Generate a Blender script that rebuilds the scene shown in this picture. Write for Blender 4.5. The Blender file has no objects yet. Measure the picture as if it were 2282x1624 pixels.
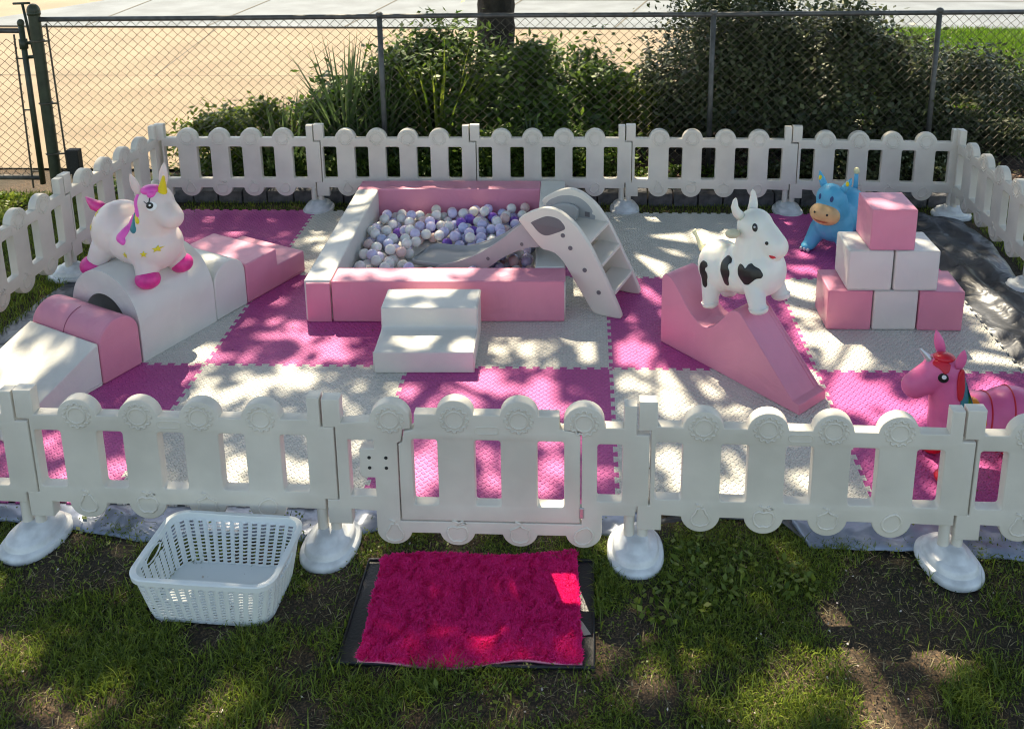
import bpy, bmesh, math, random
import numpy as np
from mathutils import Vector, Matrix, noise
from mathutils.bvhtree import BVHTree
from mathutils.geometry import tessellate_polygon
S = bpy.context.scene
COL = S.collection
# ------------------------------------------------------------------ camera
cd = bpy.data.cameras.new("camera"); cam = bpy.data.objects.new("camera", cd); COL.objects.link(cam)
CR, CU, CW = Vector((.99982, .01906, .00008)), Vector((-.00469, .24195, .97028)), Vector((-.01848, .9701, -.242))
M = Matrix.Identity(4)
for i in range(3):
    M[i][0], M[i][1], M[i][2] = CR[i], CU[i], -CW[i]
CAMLOC = Vector((1.69444, -3.80049, 2.28881))
M.translation = CAMLOC
cam.matrix_world = M
cd.sensor_width = 36; cd.lens = 2113.1 / 2281 * 36
cd.shift_x = -118.08 / 2281; cd.shift_y = -640.0 / 2281
cd.clip_start = .05; cd.clip_end = 400
S.camera = cam
# ------------------------------------------------------------------ world, sun, exposure
SUNV = Vector((.22, -.66, -1)).normalized()          # the way the light travels
el = math.asin(-SUNV.z); az = math.atan2(-SUNV.x, -SUNV.y)
w = bpy.data.worlds.new("World"); S.world = w; w.use_nodes = True
nt = w.node_tree
sky = nt.nodes.new("ShaderNodeTexSky"); sky.sky_type = 'NISHITA'; sky.sun_disc = False
sky.sun_elevation = el; sky.sun_rotation = az
nt.links.new(sky.outputs[0], nt.nodes["Background"].inputs[0])
nt.nodes["Background"].inputs[1].default_value = .15
sd = bpy.data.lights.new("sun", 'SUN'); sd.energy = 5.0; sd.angle = math.radians(.55); sd.color = (1, .94, .83)
so = bpy.data.objects.new("sun", sd); COL.objects.link(so); so.rotation_euler = SUNV.to_track_quat('-Z', 'Y').to_euler()
S.view_settings.view_transform = 'Standard'; S.view_settings.look = 'None'
S.view_settings.exposure = 1.2; S.view_settings.gamma = 1
S.view_settings.use_white_balance = True; S.view_settings.white_balance_temperature = 7900; S.view_settings.white_balance_tint = 8
S.cycles.filter_width = 1.15; S.cycles.max_bounces = 8; S.cycles.transparent_max_bounces = 8
R = random.Random(7); NR = np.random.default_rng(7)
PI = math.pi

# ------------------------------------------------------------------ materials
def lin(c):
    if isinstance(c, str):
        c = [int(c[i:i+2], 16) / 255 for i in (0, 2, 4)]
        c = [x / 12.92 if x < .04045 else ((x + .055) / 1.055) ** 2.4 for x in c]
    return (c[0], c[1], c[2], 1)
def mat(name, col, rough=.5, var=0., vscale=6., bump=0., bscale=60., col2=None, spec=.5, trans=0., sss=0., coat=0., metal=0., detail=4, wrinkle=0.):
    m = bpy.data.materials.new(name); m.use_nodes = True; n = m.node_tree; L = n.links
    b = n.nodes["Principled BSDF"]; b.inputs["Roughness"].default_value = rough
    b.inputs["Specular IOR Level"].default_value = spec; b.inputs["Metallic"].default_value = metal
    b.inputs["Coat Weight"].default_value = coat
    if sss: b.inputs["Subsurface Weight"].default_value = sss; b.inputs["Subsurface Scale"].default_value = .02
    col = lin(col); b.inputs["Base Color"].default_value = col
    tc = n.nodes.new("ShaderNodeTexCoord")
    if var or col2:
        c2 = lin(col2) if col2 else tuple(x * (1 - var) for x in col[:3]) + (1,)
        no = n.nodes.new("ShaderNodeTexNoise"); no.inputs["Scale"].default_value = vscale; no.inputs["Detail"].default_value = detail
        L.new(tc.outputs["Object"], no.inputs["Vector"])
        cr = n.nodes.new("ShaderNodeValToRGB"); cr.color_ramp.elements[0].position = .36; cr.color_ramp.elements[1].position = .64
        cr.color_ramp.elements[0].color = c2; cr.color_ramp.elements[1].color = col
        L.new(no.outputs[0], cr.inputs[0]); L.new(cr.outputs[0], b.inputs["Base Color"])
    if bump:
        nb = n.nodes.new("ShaderNodeTexNoise"); nb.inputs["Scale"].default_value = bscale; nb.inputs["Detail"].default_value = 5
        L.new(tc.outputs["Object"], nb.inputs["Vector"])
        bu = n.nodes.new("ShaderNodeBump"); bu.inputs["Strength"].default_value = bump; bu.inputs["Distance"].default_value = .01
        L.new(nb.outputs[0], bu.inputs["Height"]); L.new(bu.outputs[0], b.inputs["Normal"])
    if wrinkle:
        nb = n.nodes.new("ShaderNodeTexNoise"); nb.inputs["Scale"].default_value = 7; nb.inputs["Detail"].default_value = 2; nb.inputs["Distortion"].default_value = 1.2
        L.new(tc.outputs["Object"], nb.inputs["Vector"]); bw = n.nodes.new("ShaderNodeBump"); bw.inputs["Strength"].default_value = wrinkle; bw.inputs["Distance"].default_value = .02
        L.new(nb.outputs[0], bw.inputs["Height"])
        if bump: L.new(bw.outputs[0], bu.inputs["Normal"])
        else: L.new(bw.outputs[0], b.inputs["Normal"])
    if trans:
        t = n.nodes.new("ShaderNodeBsdfTranslucent"); mx = n.nodes.new("ShaderNodeMixShader"); mx.inputs[0].default_value = trans
        src = b.inputs["Base Color"].links[0].from_socket if b.inputs["Base Color"].links else None
        if src: L.new(src, t.inputs[0])
        else: t.inputs[0].default_value = tuple(min(1, x * 1.4) for x in col[:3]) + (1,)
        L.new(b.outputs[0], mx.inputs[1]); L.new(t.outputs[0], mx.inputs[2])
        L.new(mx.outputs[0], n.nodes["Material Output"].inputs[0])
    return m
def leafmat(name, a, b_, trans=.3, rough=.45):
    """each leaf has a tone of its own (random per island)"""
    m = mat(name, a, rough); n = m.node_tree; L = n.links; b = n.nodes["Principled BSDF"]
    g = n.nodes.new("ShaderNodeNewGeometry"); cr = n.nodes.new("ShaderNodeValToRGB")
    cr.color_ramp.elements[0].color = lin(a); cr.color_ramp.elements[1].color = lin(b_)
    L.new(g.outputs["Random Per Island"], cr.inputs[0]); L.new(cr.outputs[0], b.inputs["Base Color"])
    t = n.nodes.new("ShaderNodeBsdfTranslucent"); mx = n.nodes.new("ShaderNodeMixShader"); mx.inputs[0].default_value = trans
    L.new(cr.outputs[0], t.inputs[0]); L.new(b.outputs[0], mx.inputs[1]); L.new(t.outputs[0], mx.inputs[2])
    L.new(mx.outputs[0], n.nodes["Material Output"].inputs[0])
    return m
def foam_tile_mat(name, col):
    """EVA foam: short raised dashes laid in alternating directions"""
    m = mat(name, col, .55, var=.10, vscale=3.5); n = m.node_tree; L = n.links; b = n.nodes["Principled BSDF"]
    tc = n.nodes.new("ShaderNodeTexCoord"); sx = n.nodes.new("ShaderNodeSeparateXYZ"); L.new(tc.outputs["Object"], sx.inputs[0])
    def mt(op, a, c=None):
        k = n.nodes.new("ShaderNodeMath"); k.operation = op
        for i, v in enumerate((a, c)):
            if v is None: continue
            if isinstance(v, (int, float)): k.inputs[i].default_value = v
            else: L.new(v, k.inputs[i])
        return k.outputs[0]
    P = .031
    u = mt('ADD', mt('DIVIDE', sx.outputs[0], P), mt('DIVIDE', sx.outputs[1], P)); v = mt('SUBTRACT', mt('DIVIDE', sx.outputs[0], P), mt('DIVIDE', sx.outputs[1], P))
    par = mt('MODULO', mt('ADD', mt('FLOOR', u), mt('ADD', mt('FLOOR', v), 400)), 2)
    fu = mt('ABSOLUTE', mt('SUBTRACT', mt('FRACT', u), .5)); fv = mt('ABSOLUTE', mt('SUBTRACT', mt('FRACT', v), .5))
    def cl(x, w): return mt('MINIMUM', mt('MAXIMUM', mt('MULTIPLY', mt('SUBTRACT', w, x), 7), 0), 1)
    h1 = mt('MULTIPLY', cl(fu, .46), cl(fv, .24)); h2 = mt('MULTIPLY', cl(fv, .46), cl(fu, .24))
    h = mt('ADD', mt('MULTIPLY', h1, par), mt('MULTIPLY', h2, mt('SUBTRACT', 1, par)))
    # grooves darkened in the colour: painted shade that makes the treads show
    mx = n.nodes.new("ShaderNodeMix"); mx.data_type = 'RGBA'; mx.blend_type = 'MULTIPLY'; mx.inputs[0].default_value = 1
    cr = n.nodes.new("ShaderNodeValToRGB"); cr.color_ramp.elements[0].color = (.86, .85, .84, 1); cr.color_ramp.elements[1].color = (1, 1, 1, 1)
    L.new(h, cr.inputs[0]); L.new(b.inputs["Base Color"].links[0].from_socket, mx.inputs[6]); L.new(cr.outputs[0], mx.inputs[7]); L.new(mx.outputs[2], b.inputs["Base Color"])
    bu = n.nodes.new("ShaderNodeBump"); bu.inputs["Strength"].default_value = 1.0; bu.inputs["Distance"].default_value = .006
    L.new(h, bu.inputs["Height"]); L.new(bu.outputs[0], b.inputs["Normal"])
    return m
MT = dict(
 vinyl_pink=mat("pink_vinyl", (.78, .285, .40), .36, var=.09, vscale=4, bump=.16, bscale=300, wrinkle=.35),
 vinyl_white=mat("white_vinyl", (.76, .75, .69), .36, var=.08, vscale=4, bump=.16, bscale=300, wrinkle=.35),
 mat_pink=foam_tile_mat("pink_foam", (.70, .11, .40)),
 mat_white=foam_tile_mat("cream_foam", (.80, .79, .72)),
 plastic=mat("white_plastic", (.73, .685, .60), .40, var=.16, vscale=4, bump=.16, bscale=420, wrinkle=.12, detail=8),
 plastic_base=mat("base_plastic", (.74, .77, .78), .3, var=.28, vscale=16, detail=9),
 dark=mat("dark_gap", (.02, .02, .02), .8),
 slide_cream=mat("cream_plastic", (.74, .69, .61), .35, var=.04),
 slide_grey=mat("grey_plastic", (.36, .37, .37), .35, var=.05),
 slide_dark=mat("dark_grey_plastic", (.16, .15, .16), .5, bump=.3, bscale=300),
 rubber_white=mat("pearl_rubber", (.80, .66, .62), .42, var=.05, vscale=9, sss=.25, bump=.05, bscale=500),
 rubber_cow=mat("white_rubber", (.80, .79, .72), .40, var=.04, vscale=9, sss=.25, bump=.05, bscale=500),
 rubber_blue=mat("blue_rubber", (.08, .47, .72), .38, var=.15, vscale=9, bump=.05, bscale=500),
 rubber_pink=mat("pink_rubber", (.84, .15, .36), .38, var=.15, vscale=9, sss=.15, bump=.05, bscale=500),
 hot_pink=mat("hot_pink_paint", (.86, .04, .30), .4, var=.2, vscale=30),
 mane_pink=mat("mane_pink", (.85, .10, .50), .4), yellow=mat("yellow_paint", (.78, .60, .02), .4), teal=mat("teal_paint", (.02, .20, .24), .4),
 black=mat("black_paint", (.006, .006, .006), .35), white=mat("white_paint", (.85, .85, .85), .3), red=mat("red_paint", (.65, .01, .03), .35),
 green=mat("green_paint", (.03, .30, .03), .4), orange=mat("orange_paint", (.80, .25, .03), .4), peach=mat("peach_paint", (.80, .50, .24), .45, var=.25, vscale=12),
 silver=mat("silver_paint", (.55, .56, .57), .3, metal=.6), navy=mat("navy_paint", (.01, .05, .18), .4),
 basket=mat("basket_plastic", (.76, .80, .79), .35),
 rug=leafmat("plush_pile", (.86, .012, .21), (.99, .06, .41), .35, .7), rug_back=mat("rug_backing", (.75, .25, .35), .8),
 tray=mat("black_rubber", (.012, .014, .018), .45, bump=.2, bscale=120),
 galv=mat("galvanised_steel", (.12, .12, .115), .5, var=.4, vscale=20, metal=.3), olive=mat("olive_paint", (.045, .06, .035), .5, var=.4, vscale=18),
 wire=mat("rusty_wire", (.10, .085, .06), .6, var=.4, vscale=12),
 bark=mat("bark", (.045, .035, .027), .9, var=.6, vscale=14, bump=1.0, bscale=28),
 stem=mat("stem", (.05, .045, .025), .8),
 block=mat("paver_stone", (.13, .13, .14), .85, var=.45, vscale=20, bump=.4, bscale=80),
 leafy=leafmat("leaf_mid", (.03, .075, .012), (.15, .24, .035), .42),
 leafy2=leafmat("leaf_yellowish", (.06, .12, .012), (.24, .30, .04), .45),
 leafy3=leafmat("leaf_dark", (.02, .04, .014), (.13, .15, .06), .25),
 iris=leafmat("iris_blade", (.04, .09, .03), (.15, .22, .08), .35, .35),
 canopy=leafmat("canopy_leaf", (.03, .07, .012), (.08, .15, .03), .22, .6),
 grass=leafmat("grass_blade", (.035, .072, .008), (.28, .36, .045), .42, .5),
 grass_lit=leafmat("lawn_blade", (.05, .13, .008), (.20, .34, .03), .4, .5),
 bits=leafmat("fallen_bits", (.20, .15, .10), (.60, .55, .50), 0, .8),
)
def alumat():
    """tarpaulin: silver face with black blotches where the coating is worn"""
    m = mat("tarp", (.10, .108, .125), .38, col2=(.030, .033, .04), vscale=3.0, metal=.2, bump=.2, bscale=16, wrinkle=1.0); return m
MT['tarp'] = alumat()

# ------------------------------------------------------------------ mesh helpers
class MB:
    def __init__(s): s.v = []; s.f = []
    def add(s, vs, fs):
        o = len(s.v); s.v += [tuple(v) for v in vs]; s.f += [tuple(i + o for i in f) for f in fs]; return s
    def box(s, x0, x1, y0, y1, z0, z1, M=None):
        vs = [Vector((x, y, z)) for z in (z0, z1) for y in (y0, y1) for x in (x0, x1)]
        if M: vs = [M @ v for v in vs]
        return s.add(vs, [(0, 2, 3, 1), (4, 5, 7, 6), (0, 1, 5, 4), (2, 6, 7, 3), (0, 4, 6, 2), (1, 3, 7, 5)])
    def prism(s, poly, p0, p1, fn):
        """poly: list of 2D pts; fn(a,b,t) -> 3D; extruded t from p0 to p1"""
        n = len(poly); vs = [fn(a, b, p0) for a, b in poly] + [fn(a, b, p1) for a, b in poly]
        fs = [(i, (i + 1) % n, n + (i + 1) % n, n + i) for i in range(n)] + [tuple(range(n - 1, -1, -1)), tuple(range(n, 2 * n))]
        return s.add(vs, fs)
    def tube(s, pts, r, seg=8, cap=True, closed=False):
        pts = [Vector(p) for p in pts]; n = len(pts); rs = r if isinstance(r, (list, tuple)) else [r] * n
        rings = []; up = None
        for i, p in enumerate(pts):
            a = pts[(i - 1) % n] if (closed or i) else p; b = pts[(i + 1) % n] if (closed or i < n - 1) else p
            t = (b - a); t = t.normalized() if t.length > 1e-9 else Vector((0, 0, 1))
            if up is None: up = Vector((0, 0, 1)) if abs(t.z) < .9 else Vector((1, 0, 0))
            x = t.cross(up)
            if x.length < 1e-6: x = t.orthogonal()
            x.normalize(); y = x.cross(t).normalized(); up = y
            rings.append([p + (x * math.cos(q) + y * math.sin(q)) * rs[i] for q in [2 * PI * k / seg for k in range(seg)]])
        vs = [v for rg in rings for v in rg]; fs = []
        m = n if closed else n - 1
        for i in range(m):
            j = (i + 1) % n
            for k in range(seg):
                l = (k + 1) % seg; fs.append((i * seg + k, i * seg + l, j * seg + l, j * seg + k))
        if cap and not closed: fs += [tuple(range(seg - 1, -1, -1)), tuple((n - 1) * seg + k for k in range(seg))]
        return s.add(vs, fs)
    def ell(s, c, r, rot=None, nu=20, nv=12):
        c = Vector(c); vs = [Vector((0, 0, 1))]
        for i in range(1, nv):
            t = PI * i / nv
            for k in range(nu): vs.append(Vector((math.sin(t) * math.cos(2 * PI * k / nu), math.sin(t) * math.sin(2 * PI * k / nu), math.cos(t))))
        vs.append(Vector((0, 0, -1))); fs = [(0, 1 + k, 1 + (k + 1) % nu) for k in range(nu)]
        for i in range(nv - 2):
            for k in range(nu):
                a = 1 + i * nu + k; b = 1 + i * nu + (k + 1) % nu; fs.append((a, a + nu, b + nu, b))
        e = len(vs) - 1; fs += [(e, e - nu + (k + 1) % nu, e - nu + k) for k in range(nu)]
        if isinstance(r, (int, float)): r = (r, r, r)
        vs = [Vector((v.x * r[0], v.y * r[1], v.z * r[2])) for v in vs]
        if rot: vs = [rot @ v for v in vs]
        return s.add([v + c for v in vs], fs)
    def mesh(s, name):
        me = bpy.data.meshes.new(name); me.from_pydata(s.v, [], s.f); me.update(); return me
def fastmesh(name, V, F):
    """V (n,3), F (m,4) numpy arrays"""
    me = bpy.data.meshes.new(name); k = F.shape[1]
    me.vertices.add(len(V)); me.vertices.foreach_set("co", np.ascontiguousarray(V, dtype=np.float32).ravel())
    me.loops.add(F.size); me.loops.foreach_set("vertex_index", np.ascontiguousarray(F, dtype=np.int32).ravel())
    me.polygons.add(len(F)); me.polygons.foreach_set("loop_start", np.arange(0, F.size, k, dtype=np.int32))
    me.polygons.foreach_set("loop_total", np.full(len(F), k, dtype=np.int32)); me.update(calc_edges=True); return me
def obj(name, me, m, parent=None, smooth=False, bevel=0., seg=3, loc=None, rz=None, sharp=None):
    if isinstance(me, MB): me = me.mesh(name)
    bm = bmesh.new(); bm.from_mesh(me)
    if len(bm.faces) < 60000: bmesh.ops.recalc_face_normals(bm, faces=bm.faces)
    bm.to_mesh(me); bm.free()
    o = bpy.data.objects.new(name, me); COL.objects.link(o)
    for x in (m if isinstance(m, (list, tuple)) else [m]): me.materials.append(MT[x] if isinstance(x, str) else x)
    if smooth:
        me.polygons.foreach_set("use_smooth", [True] * len(me.polygons))
        if sharp: me.set_sharp_from_angle(angle=math.radians(sharp))
    if bevel:
        b = o.modifiers.new("bevel", 'BEVEL'); b.width = bevel; b.segments = seg; b.limit_method = 'ANGLE'; b.angle_limit = math.radians(35)
        me.polygons.foreach_set("use_smooth", [True] * len(me.polygons)); b.harden_normals = True
    if parent: o.parent = parent
    if loc: o.location = loc
    if rz is not None: o.rotation_euler = (0, 0, rz)
    return o
def tag(o, label=None, cat=None, group=None, kind=None):
    if label: o["label"] = label
    if cat: o["category"] = cat
    if group: o["group"] = group
    if kind: o["kind"] = kind
    return o
def empty(name, loc=(0, 0, 0), rz=0., label=None, cat=None, group=None, rot=None):
    o = bpy.data.objects.new(name, None); COL.objects.link(o); o.location = loc; o.rotation_euler = rot if rot else (0, 0, rz)
    o.empty_display_size = .05
    return tag(o, label, cat, group)
def copy_tree(o, parent=None):
    c = o.copy(); COL.objects.link(c)
    if parent: c.parent = parent
    for ch in list(o.children): copy_tree(ch, c)
    return c
def shape2d(name, outer, holes, thick, bev):
    """filled 2D curve with holes, rounded edges -> mesh standing in the XZ plane, centred on y=0"""
    cu = bpy.data.curves.new(name, 'CURVE'); cu.dimensions = '2D'; cu.fill_mode = 'BOTH'
    for poly in [outer] + holes:
        sp = cu.splines.new('POLY'); sp.points.add(len(poly) - 1); sp.use_cyclic_u = True
        for i, (x, z) in enumerate(poly): sp.points[i].co = (x, z, 0, 1)
    cu.extrude = thick / 2 - bev; cu.bevel_depth = bev; cu.bevel_resolution = 2; cu.offset = -bev
    o = bpy.data.objects.new(name, cu); COL.objects.link(o)
    dg = bpy.context.evaluated_depsgraph_get(); dg.update()
    me = bpy.data.meshes.new_from_object(o.evaluated_get(dg)); me.name = name
    bpy.data.objects.remove(o)
    bm = bmesh.new(); bm.from_mesh(me); bmesh.ops.remove_doubles(bm, verts=bm.verts, dist=.00005)
    for v in bm.verts: v.co = Vector((v.co.x, -v.co.z, v.co.y))
    bmesh.ops.recalc_face_normals(bm, faces=bm.faces); bm.to_mesh(me); bm.free(); me.materials.clear()
    return me
def arc(cx, cz, r, a0, a1, n=12):
    return [(cx + r * math.cos(math.radians(a0 + (a1 - a0) * i / n)), cz + r * math.sin(math.radians(a0 + (a1 - a0) * i / n))) for i in range(n + 1)]
def rrect(x0, x1, z0, z1, r=.01, n=3):
    return arc(x1 - r, z1 - r, r, 0, 90, n) + arc(x0 + r, z1 - r, r, 90, 180, n) + arc(x0 + r, z0 + r, r, 180, 270, n) + arc(x1 - r, z0 + r, r, 270, 360, n)

# ------------------------------------------------------------------ where the sun gets through the crown
# (x, y, rx, ry) on the mat plane, read off the sunlit spots of the photograph
LIT = []
def LQ(x, y, rx, ry, z=0.): LIT.append((x + .22 * z, y - .66 * z, rx * 1.0 + .026, ry * 1.0 + .022))
LITDATA = [(0.36,1.47,0.068,0.092,0.22),(0.42,0.88,0.043,0.064,0.22),(0.38,0.59,0.041,0.066,0.22),(0.37,1.69,0.06,0.057,0.22),(0.61,1.66,0.04,0.042,0.22),(0.77,1.74,0.061,0.043,0.22),(1.12,1.7,0.095,0.057,0.22),(0.53,0.5,0.073,0.055,0.22),(0.7,0.49,0.04,0.036,0.22),(0.93,0.51,0.145,0.064,0.22),(1.14,0.51,0.073,0.055,0.22),(1.26,0.52,0.048,0.046,0.22),(1.29,0.57,0.033,0.028,0.22),(0.99,0.31,0.116,0.083,0.2),(1.14,0.33,0.054,0.067,0.2),(0.78,0.25,0.023,0.049,0.2),(0.99,0.01,0.073,0.056,0.11),(1.14,-0.01,0.036,0.028,0.11),(0.32,0.35,0.024,0.024,0),(0.53,0.13,0.068,0.072,0),(0.65,0.11,0.045,0.05,0),(1.28,0.15,0.038,0.043,0),(1.43,0.06,0.03,0.028,0),(1.43,0.22,0.031,0.03,0),(1.78,0.13,0.075,0.1,0),(1.89,0.18,0.03,0.088,0),(2.0,0.14,0.06,0.101,0),(2.07,0.53,0.033,0.102,0),(1.28,-0.13,0.042,0.064,0),(0.47,-0.13,0.085,0.077,0),(1.17,-0.16,0.035,0.025,0),(1.45,-0.08,0.043,0.078,0),(1.96,1.43,0.116,0.143,0),(2.07,1.18,0.074,0.109,0),(1.9,1.78,0.041,0.04,0),(2.14,1.76,0.041,0.04,0),(1.97,1.01,0.054,0.082,0),(0.13,1.39,0.029,0.047,0),(0.16,1.19,0.019,0.033,0),(0.47,1.47,0.012,0.029,0),(2.29,1.47,0.16,0.099,0),(2.51,1.4,0.109,0.121,0),(2.47,1.65,0.041,0.037,0),(2.14,1.72,0.042,0.038,0),(2.17,1.18,0.114,0.067,0),(2.08,1.05,0.056,0.086,0),(2.41,1.78,0.032,0.033,0),(2.87,1.11,0.066,0.065,0),(2.94,1.02,0.055,0.053,0),(2.96,1.74,0.031,0.027,0),(3.04,1.2,0.029,0.027,0),(2.84,0.78,0.053,0.135,0),(2.83,0.53,0.042,0.087,0),(2.81,0.3,0.048,0.095,0),(2.85,0.2,0.07,0.061,0),(2.92,0.09,0.091,0.072,0),(2.99,0.2,0.039,0.03,0),(2.83,0.06,0.045,0.043,0),(2.86,-0.11,0.08,0.066,0),(2.93,-0.24,0.106,0.074,0),(2.85,-0.03,0.045,0.041,0),(3.08,-0.27,0.063,0.049,0),(3.46,-0.11,0.058,0.039,0),(3.62,0.11,0.092,0.073,0),(3.7,0.51,0.058,0.103,0),(3.65,0.61,0.051,0.072,0),(2.02,0.16,0.054,0.105,0),(2.03,0.77,0.044,0.077,0),(2.08,0.55,0.034,0.106,0),(2.0,-0.12,0.058,0.079,0),(2.23,-0.14,0.065,0.078,0),(2.12,-0.27,0.07,0.073,0),(2.33,-0.24,0.057,0.074,0),(2.39,-0.11,0.044,0.039,0),(3.74,0.74,0.052,0.113,0),(3.75,0.92,0.027,0.061,0),(3.62,0.19,0.047,0.075,0),(3.76,0.31,0.024,0.095,0),(3.65,0.76,0.035,0.038,0),(3.35,0.51,0.049,0.032,0.41),(3.04,0.52,0.016,0.02,0.41),(3.16,0.43,0.071,0.047,0.62),(2.88,0.44,0.049,0.054,0.2),(2.85,0.38,0.016,0.035,0.2),(0.51,-0.11,0.067,0.097,0),(0.4,-0.1,0.06,0.073,0),(0.12,-0.08,0.04,0.025,0),(0.18,-0.23,0.091,0.051,0),(0.25,-0.17,0.046,0.059,0),(-0.05,0.03,0.035,0.032,0),(0.3,0.36,0.022,0.018,0),(0.32,0.22,0.036,0.035,0),(0.55,0.09,0.056,0.053,0),(0.2,0.08,0.021,0.026,0),(-0.05,-0.15,0.012,0.036,0),(0.4,-0.71,0.046,0.099,0),(0.63,-0.75,0.034,0.044,0),(-0.04,-0.76,0.034,0.035,0),(-0.4,-0.55,0.036,0.039,0),(-0.26,-0.75,0.034,0.035,0),(0.34,-0.31,0.038,0.022,0),(0.05,0.08,0.028,0.024,0),(-0.68,-0.29,0.045,0.093,0.12),(-0.78,-0.02,0.047,0.054,0.2),(0.36,0.6,0.039,0.044,0.22),(0.42,0.44,0.037,0.033,0.22),(0.87,-0.66,0.037,0.088,0),(0.91,-0.8,0.03,0.018,0),(1.07,-0.68,0.031,0.058,0),(1.13,-0.72,0.024,0.057,0),(1.37,-0.71,0.024,0.095,0),(1.37,-0.8,0.036,0.036,0),(1.57,-0.59,0.05,0.04,0),(1.57,-0.71,0.043,0.057,0),(1.59,-0.8,0.048,0.027,0),(1.84,-0.72,0.036,0.066,0),(2.05,-0.66,0.043,0.068,0),(0.93,-0.97,0.034,0.033,0),(1.15,-0.24,0.041,0.03,0),(1.27,-0.27,0.041,0.048,0),(1.3,-0.12,0.057,0.064,0),(1.44,-0.2,0.077,0.074,0),(1.58,-0.26,0.069,0.06,0),(1.46,-0.09,0.043,0.052,0),(1.8,-0.31,0.041,0.035,0),(1.9,-0.1,0.057,0.077,0),(2.07,-0.14,0.063,0.088,0),(1.03,-0.25,0.041,0.036,0),(1.13,-0.17,0.042,0.023,0),(2.07,-0.62,0.034,0.065,0),(2.05,-0.77,0.039,0.05,0),(2.32,-0.6,0.041,0.055,0),(2.29,-0.76,0.039,0.06,0),(2.52,-0.74,0.039,0.061,0),(2.83,-0.56,0.034,0.022,0),(2.76,-0.77,0.019,0.03,0),(3.04,-0.66,0.027,0.042,0),(2.99,-0.79,0.032,0.029,0),(2.09,-0.11,0.062,0.084,0),(2.21,-0.13,0.046,0.055,0),(2.79,-1.02,0.072,0.019,0),(2.95,-0.77,0.019,0.02,0),(2.83,-0.09,0.069,0.07,0),(2.84,-0.28,0.066,0.077,0),(1.66,-1.3,0.075,0.12,-0.02),(1.44,-1.475,0.075,0.025,-0.02),(2.49,-1.43,0.1,0.09,-0.02),(2.69,-1.46,0.09,0.05,-0.02),(2.53,-1.7,0.1,0.11,-0.02),(2.58,-1.8,0.07,0.05,-0.02),(0.43,-1.43,0.05,0.03,-0.02),(2.38,-1.42,0.05,0.04,-0.02),(0.22,-1.4,0.05,0.03,-0.02),(0.0,-1.55,0.07,0.035,-0.02),(0.36,-1.74,0.12,0.03,-0.02),(0.46,-1.3,0.03,0.02,-0.02),(0.92,-1.1,0.1,0.03,-0.02),(1.2,-1.13,0.03,0.015,-0.02),(-0.1,-1.25,0.05,0.03,-0.02),(1.8,-1.1,0.05,0.03,-0.02),(0.75,-1.7,0.04,0.02,-0.02),(2.15,-1.72,0.05,0.02,-0.02)]
for a in LITDATA: LQ(*a)

# ------------------------------------------------------------------ ground and paving
GZ = -.022
def grid(x0, x1, y0, y1, nx, ny, fn):
    X, Y = np.meshgrid(np.linspace(x0, x1, nx), np.linspace(y0, y1, ny)); Z = fn(X, Y)
    V = np.stack([X, Y, Z], -1).reshape(-1, 3); i = np.arange(nx * ny).reshape(ny, nx)
    F = np.stack([i[:-1, :-1], i[:-1, 1:], i[1:, 1:], i[1:, :-1]], -1).reshape(-1, 4); return V, F
_ph = NR.uniform(0, 6.28, (40, 2)); _k = NR.normal(0, 1, (40, 2))
def fnoise(X, Y, sc, n=14, s=0):
    r = np.zeros_like(X, dtype=float)
    for i in range(n):
        k = _k[(i + s) % 40]; r += np.sin(X * k[0] * sc + Y * k[1] * sc + _ph[(i + s) % 40, 0])
    return r / math.sqrt(n / 2)
def soil_mat():
    m = mat("soil", (.075, .052, .034), .95, col2=(.028, .024, .013), vscale=2.2, bump=1.0, bscale=38, detail=9); n = m.node_tree; L = n.links; b = n.nodes["Principled BSDF"]
    # grit: small pale and dark specks
    tc = n.nodes.new("ShaderNodeTexCoord"); vo = n.nodes.new("ShaderNodeTexNoise"); vo.inputs["Scale"].default_value = 160; vo.inputs["Detail"].default_value = 3
    L.new(tc.outputs["Object"], vo.inputs["Vector"]); cr = n.nodes.new("ShaderNodeValToRGB"); cr.color_ramp.elements[0].position = .45; cr.color_ramp.elements[1].position = .75
    cr.color_ramp.elements[0].color = (.55, .55, .55, 1); cr.color_ramp.elements[1].color = (2.6, 2.3, 2.0, 1)
    L.new(vo.outputs[0], cr.inputs[0]); mx = n.nodes.new("ShaderNodeMix"); mx.data_type = 'RGBA'; mx.blend_type = 'MULTIPLY'; mx.inputs[0].default_value = 1
    L.new(b.inputs["Base Color"].links[0].from_socket, mx.inputs[6]); L.new(cr.outputs[0], mx.inputs[7]); L.new(mx.outputs[2], b.inputs["Base Color"])
    return m
MT['soil'] = soil_mat()
V, F = grid(-60, 60, -40, 90, 60, 60, lambda X, Y: X * 0 + GZ - .012)
tag(obj("ground", fastmesh("ground", V, F), 'soil'), "bare brown soil and thin lawn under the playpen", kind='structure')
V, F = grid(-4.5, 7.5, -3.2, 3.2, 280, 150, lambda X, Y: GZ + .005 * fnoise(X, Y, 5) + .003 * fnoise(X, Y, 17, s=9) - .006)
tag(obj("lawn", fastmesh("lawn", V, F), 'soil', smooth=True), "worn lawn with bare patches of earth", kind='structure')
MT['tan'] = mat("tan_paving", (.25, .188, .122), .85, var=.22, vscale=1.6, bump=.3, bscale=120, detail=10)
MT['pale'] = mat("pale_concrete", (.165, .188, .205), .85, var=.25, vscale=2.2, bump=.3, bscale=90, detail=10)
MT['joint'] = mat("joint_dirt", (.09, .08, .06), .9)
m = MB(); z = GZ + .012
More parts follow.
